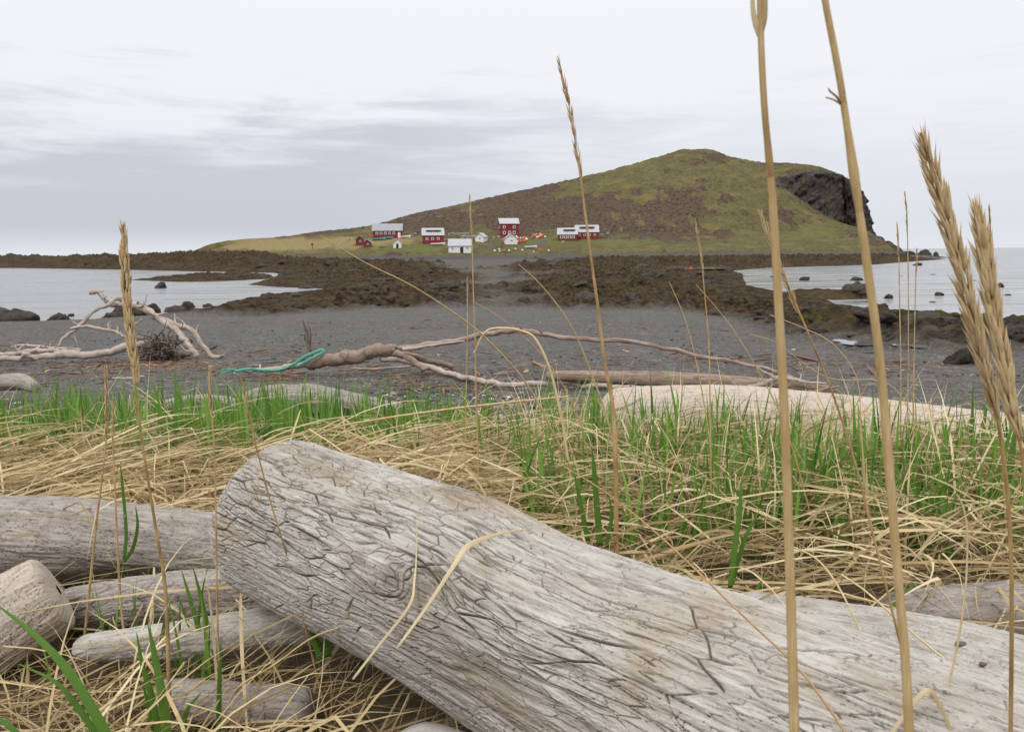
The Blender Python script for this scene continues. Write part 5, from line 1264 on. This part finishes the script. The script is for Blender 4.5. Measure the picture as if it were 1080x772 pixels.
stalk('thin stalk with slim seed head in front of the white house', [(498, 252), (499, 300), (501, 360), (503, 440)], [2.6], [3.5, 4.5, 6], [(495, 205), (496, 222), (497, 240), (498, 258)], 12, 24, 16, seed=11, tone=.6, htone=.6, open_=.15)
stalk('short thin stalk with faint seed head left of the one before the white house', [(493, 315), (493, 350), (492, 400), (491, 450)], [3.0], [3, 4, 5], [(493, 292), (493, 304), (493, 320)], 12, 24, 18, seed=12, tone=.65, htone=.65, open_=.15)
stalk('thin stalk with small seed head below the right side of the island', [(741, 285), (745, 330), (748, 370), (749, 440)], [2.4], [3.5, 4.5, 6], [(733, 229), (736, 248), (739, 268), (742, 290)], 14, 24, 16, seed=13, tone=.6, htone=.55, open_=.18)
stalk('dry stalk with seed head partly hidden behind the thick stem', [(838, 318), (856, 360), (880, 420), (903, 492), (915, 540)], [1.3], [3, 4, 5], [(800, 219), (812, 252), (822, 280), (832, 305), (842, 330)], 15, 22, 11, seed=14, tone=.45, htone=.6, open_=.2)
for k, (lab, hd, stm) in enumerate([('tallest of three thin stalks right of the leaning stem', [(954, 202), (956, 222), (957, 245)], [(957, 240), (958, 300), (958, 370), (957, 440)]),
                                    ('shortest of three thin stalks right of the leaning stem', [(946, 234), (947, 250), (948, 275)], [(948, 270), (949, 330), (950, 380), (950, 440)]),
                                    ('middle of three thin stalks right of the leaning stem', [(967, 262), (967, 275), (966, 292)], [(966, 285), (965, 330), (964, 380), (963, 445)])]):
    stalk(lab, stm, [3.0], [3.5, 4.5, 6], hd, 13, 24, 17, seed=15 + k, tone=.6, htone=.5, open_=.15)
stalk('thin stalk with tiny dark seed head between the two ripe heads', [(1045, 265), (1048, 330), (1052, 400), (1056, 470)], [2.2], [3, 4, 5], [(1043, 215), (1044, 232), (1045, 262)], 11, 20, 14, seed=19, tone=.45, htone=.35, open_=.15)
# bare bent stalks
for k, (lab, pxs, Y, dia, tn) in enumerate([
        ('long arching straw reaching up to the yellow end of the island', [(338, 249), (385, 277), (432, 300), (470, 324), (505, 350), (535, 380), (560, 412), (590, 470), (604, 500)], [1.9, 2.6], [2, 4, 6, 7], .85),
        ('arching straw curving down before the grey gravel at centre', [(547, 279), (568, 298), (590, 325), (608, 355), (622, 390), (640, 440), (655, 505)], [2.4, 2.7], [2.5, 4.5, 6, 7], .85),
        ('fine straw arching between the two curved ones', [(497, 317), (520, 330), (545, 348), (568, 370), (590, 400), (610, 440), (622, 490)], [2.6, 2.8], [2, 3.5, 5], .7),
        ('bent straw hooked over like a cane near the white limb', [(500, 372), (512, 350), (530, 346), (550, 349), (565, 358), (580, 390), (592, 440), (600, 490)], [2.6], [5, 7, 8, 8], .95),
        ('thin bent straw standing right of the centre, leaning left', [(706, 298), (716, 320), (725, 345), (735, 385), (745, 440), (752, 490)], [2.6], [2, 3.5, 5], .7),
        ('fine straw leaning right to left over the right gravel', [(734, 300), (760, 330), (780, 358), (800, 392), (820, 430), (838, 480)], [2.3], [2, 3.5, 5], .6),
        ('fine arching straw drooping right of the thick stem', [(812, 332), (845, 345), (875, 360), (897, 385), (906, 410), (908, 450), (912, 500)], [2.2], [2, 3, 5], .75),
        ('low arching straw over the long bleached log', [(790, 352), (820, 362), (850, 385), (880, 400), (930, 402), (955, 425), (975, 470), (985, 520)], [2.5], [2, 3, 5], .65),
        ('straight brown straw leaning over the right half of the big log', [(595, 492), (640, 520), (690, 560), (735, 602), (790, 655), (835, 697), (866, 735), (900, 785)], [1.12, .60], [1.8, 2.2, 2.4, 2.4], .38),
        ('pale wavy dead stalk left of the right edge', [(1009, 521), (1016, 535), (1020, 560), (1019, 612), (1012, 668), (1002, 715), (985, 780)], [.85], [1.8, 2.6, 3], .9),
        ('thin straw from the straw bank down onto the pale log', [(838, 577), (862, 590), (885, 620), (911, 673)], [1.55, 1.35], [3, 3.6, 4, 2.5], .85),
        ('bent straw lying down the right end of the pale log', [(888, 606), (915, 625), (960, 665), (1010, 705), (1062, 738)], [1.5, 1.15], [3.5, 4, 3.5, 2], .85),
        ('straw crossing the white end of the wedged log near the tuft', [(415, 634), (375, 655), (330, 672), (290, 700), (252, 724), (240, 745)], [1.3, 1.4], [1.5, 3, 3.5], .8),
        ('long straw lying across the silver-grey log to the big log', [(600, 418), (540, 424), (470, 432), (400, 442), (350, 452), (318, 470)], [2.9, 3.3], [6, 8, 8, 5], .8)]):
    P = path(pxs, Y, 50, k in (0, 1, 2, 3, 4, 5, 6, 7, 9)); V, Q, G = tube(P, np.interp(np.linspace(0, 1, 50), np.linspace(0, 1, len(dia)), dia) * .0005, n=0, m=8, cap=0, lump=.05, lf=30, seed=k)
    tag(build('straw_stalk', V, Q, M['stem'], attrs={'tone': np.full(len(V), tn)}), lab, 'straw')
leaf_thing('pale curled dead leaf arching over the face of the big log', [([(418, 684), (450, 640), (480, 594), (492, 577), (510, 568), (535, 561), (562, 557)], [1.02, 1.13, 1.22], [3, 4, 6, 9, 7, 3, 1], .92)], 'dead_leaf', 'leaf', 'straw')
leaf_thing('thin dead blade bent against the lower face of the big log', [([(372, 716), (400, 680), (432, 638), (437, 612), (439, 590), (440, 545)], [1.12, 1.3], [3, 3.5, 4, 3, 2, 1], .8)], 'dead_leaf', 'leaf', 'straw')
leaf_thing('dead bent leaf low at the right end of the big log', [([(930, 790), (955, 752), (978, 728), (992, 745), (1005, 775), (1012, 790)], [.8], [3, 4, 5, 4, 3, 2], .85)], 'dead_leaf', 'leaf', 'straw')
# near green tufts
leaf_thing('broad green leaves leaning left in the bottom left corner', [([(125, 800), (100, 752), (70, 705), (35, 668), (-5, 636)], [1.05], [14, 13, 11, 7, 1], .55), ([(120, 800), (85, 750), (60, 720), (20, 700)], [1.06], [9, 8, 5, 1], .45), ([(30, 790), (15, 770), (-20, 745)], [1.05], [8, 7, 3], .4)])
leaf_thing('dense green tuft at the bottom edge around the golden stalk', [([(178, 795), (172, 740), (163, 690), (156, 658)], [1.3], [17, 15, 10, 1], .6), ([(172, 795), (160, 735), (150, 700), (144, 667)], [1.32], [12, 11, 7, 1], .5), ([(168, 790), (158, 750), (150, 718)], [1.33], [9, 8, 1], .4), ([(192, 790), (196, 752), (212, 730)], [1.3], [10, 8, 1], .45)])
leaf_thing('tall narrow green leaves on the smooth pale branch', [([(219, 708), (214, 680), (203, 640), (191, 600)], [1.62], [13, 12, 9, 1], .6), ([(222, 708), (219, 665), (212, 630), (203, 596)], [1.62], [11, 10, 8, 1], .55), ([(216, 708), (208, 680), (196, 650), (190, 632)], [1.63], [9, 8, 6, 1], .5), ([(186, 708), (189, 680), (190, 632)], [1.62], [8, 7, 1], .4), ([(168, 686), (173, 660), (176, 640)], [1.62], [9, 7, 1], .5)])
leaf_thing('single upright green leaf below the wedged log', [([(230, 790), (231, 740), (232, 700), (233, 676)], [1.4], [9, 9, 6, 1], .4)], 'grass_leaf', 'leaf')
leaf_thing('short green tuft against the underside of the big log', [([(346, 692), (343, 665), (342, 640), (341, 620)], [1.5], [15, 14, 10, 1], .4), ([(338, 695), (331, 675), (322, 652)], [1.5], [11, 10, 1], .5), ([(345, 690), (331, 668), (336, 652)], [1.51], [7, 7, 2], .6)])
leaf_thing('small green sprig growing in front of the grey left log', [([(131, 590), (133, 560), (129, 510), (127, 490)], [2.0], [7, 8, 6, 1], .5), ([(131, 592), (140, 578), (145, 555), (143, 533)], [2.0], [8, 9, 7, 1], .35)])
leaf_thing('bright green upright blade right behind the big log at right', [([(770, 620), (774, 585), (780, 540), (782, 505)], [1.75], [11, 13, 10, 1], .55), ([(772, 615), (785, 570), (800, 540)], [1.78], [9, 10, 2], .45), ([(790, 640), (798, 622), (808, 605)], [1.7], [9, 8, 1], .5)])
leaf_thing('stout green blades behind the big log, right of centre', [([(633, 575), (630, 540), (627, 500), (624, 470)], [2.0], [16, 16, 12, 1], .45), ([(620, 570), (612, 530), (605, 495)], [2.05], [13, 12, 2], .5), ([(640, 575), (645, 545), (642, 520)], [2.0], [10, 9, 1], .4)])
leaf_thing('green leaf leaning over the grey log end at right', [([(936, 650), (945, 635), (958, 622), (972, 612)], [1.7], [9, 9, 6, 1], .5)], 'grass_leaf', 'leaf')
# two dark scraps of kelp stuck on the wood
dg = bpy.context.evaluated_depsgraph_get()
LB = [BVHTree.FromObject(o, dg) for o in bpy.data.objects if o.name.startswith('driftwood_log') and o.type == 'MESH'][:2]
for k, (u, v, lab) in enumerate([(1014, 679, 'larger dark kelp scrap stuck on the log at right'), (1037, 700, 'smaller dark red kelp scrap stuck on the log, lower right')]):
    best = None
    for b in LB:
        r = b.ray_cast(Vector(CAM), Vector(ray(u, v)).normalized())
        if r[0] is not None and (best is None or r[3] < best[3]): best = r
    if best is None: continue
    V = IV * np.array([.010, .007, .004]) * (1.1 if k == 0 else .85); V = V * (1 + .35 * fbm(IV[:, 0] * 2 + k, IV[:, 1] * 2, IV[:, 2] * 2, 2, k))[:, None]
    tag(build('kelp_scrap', V + np.array(best[0]), IF, M['root']), lab, 'kelp')
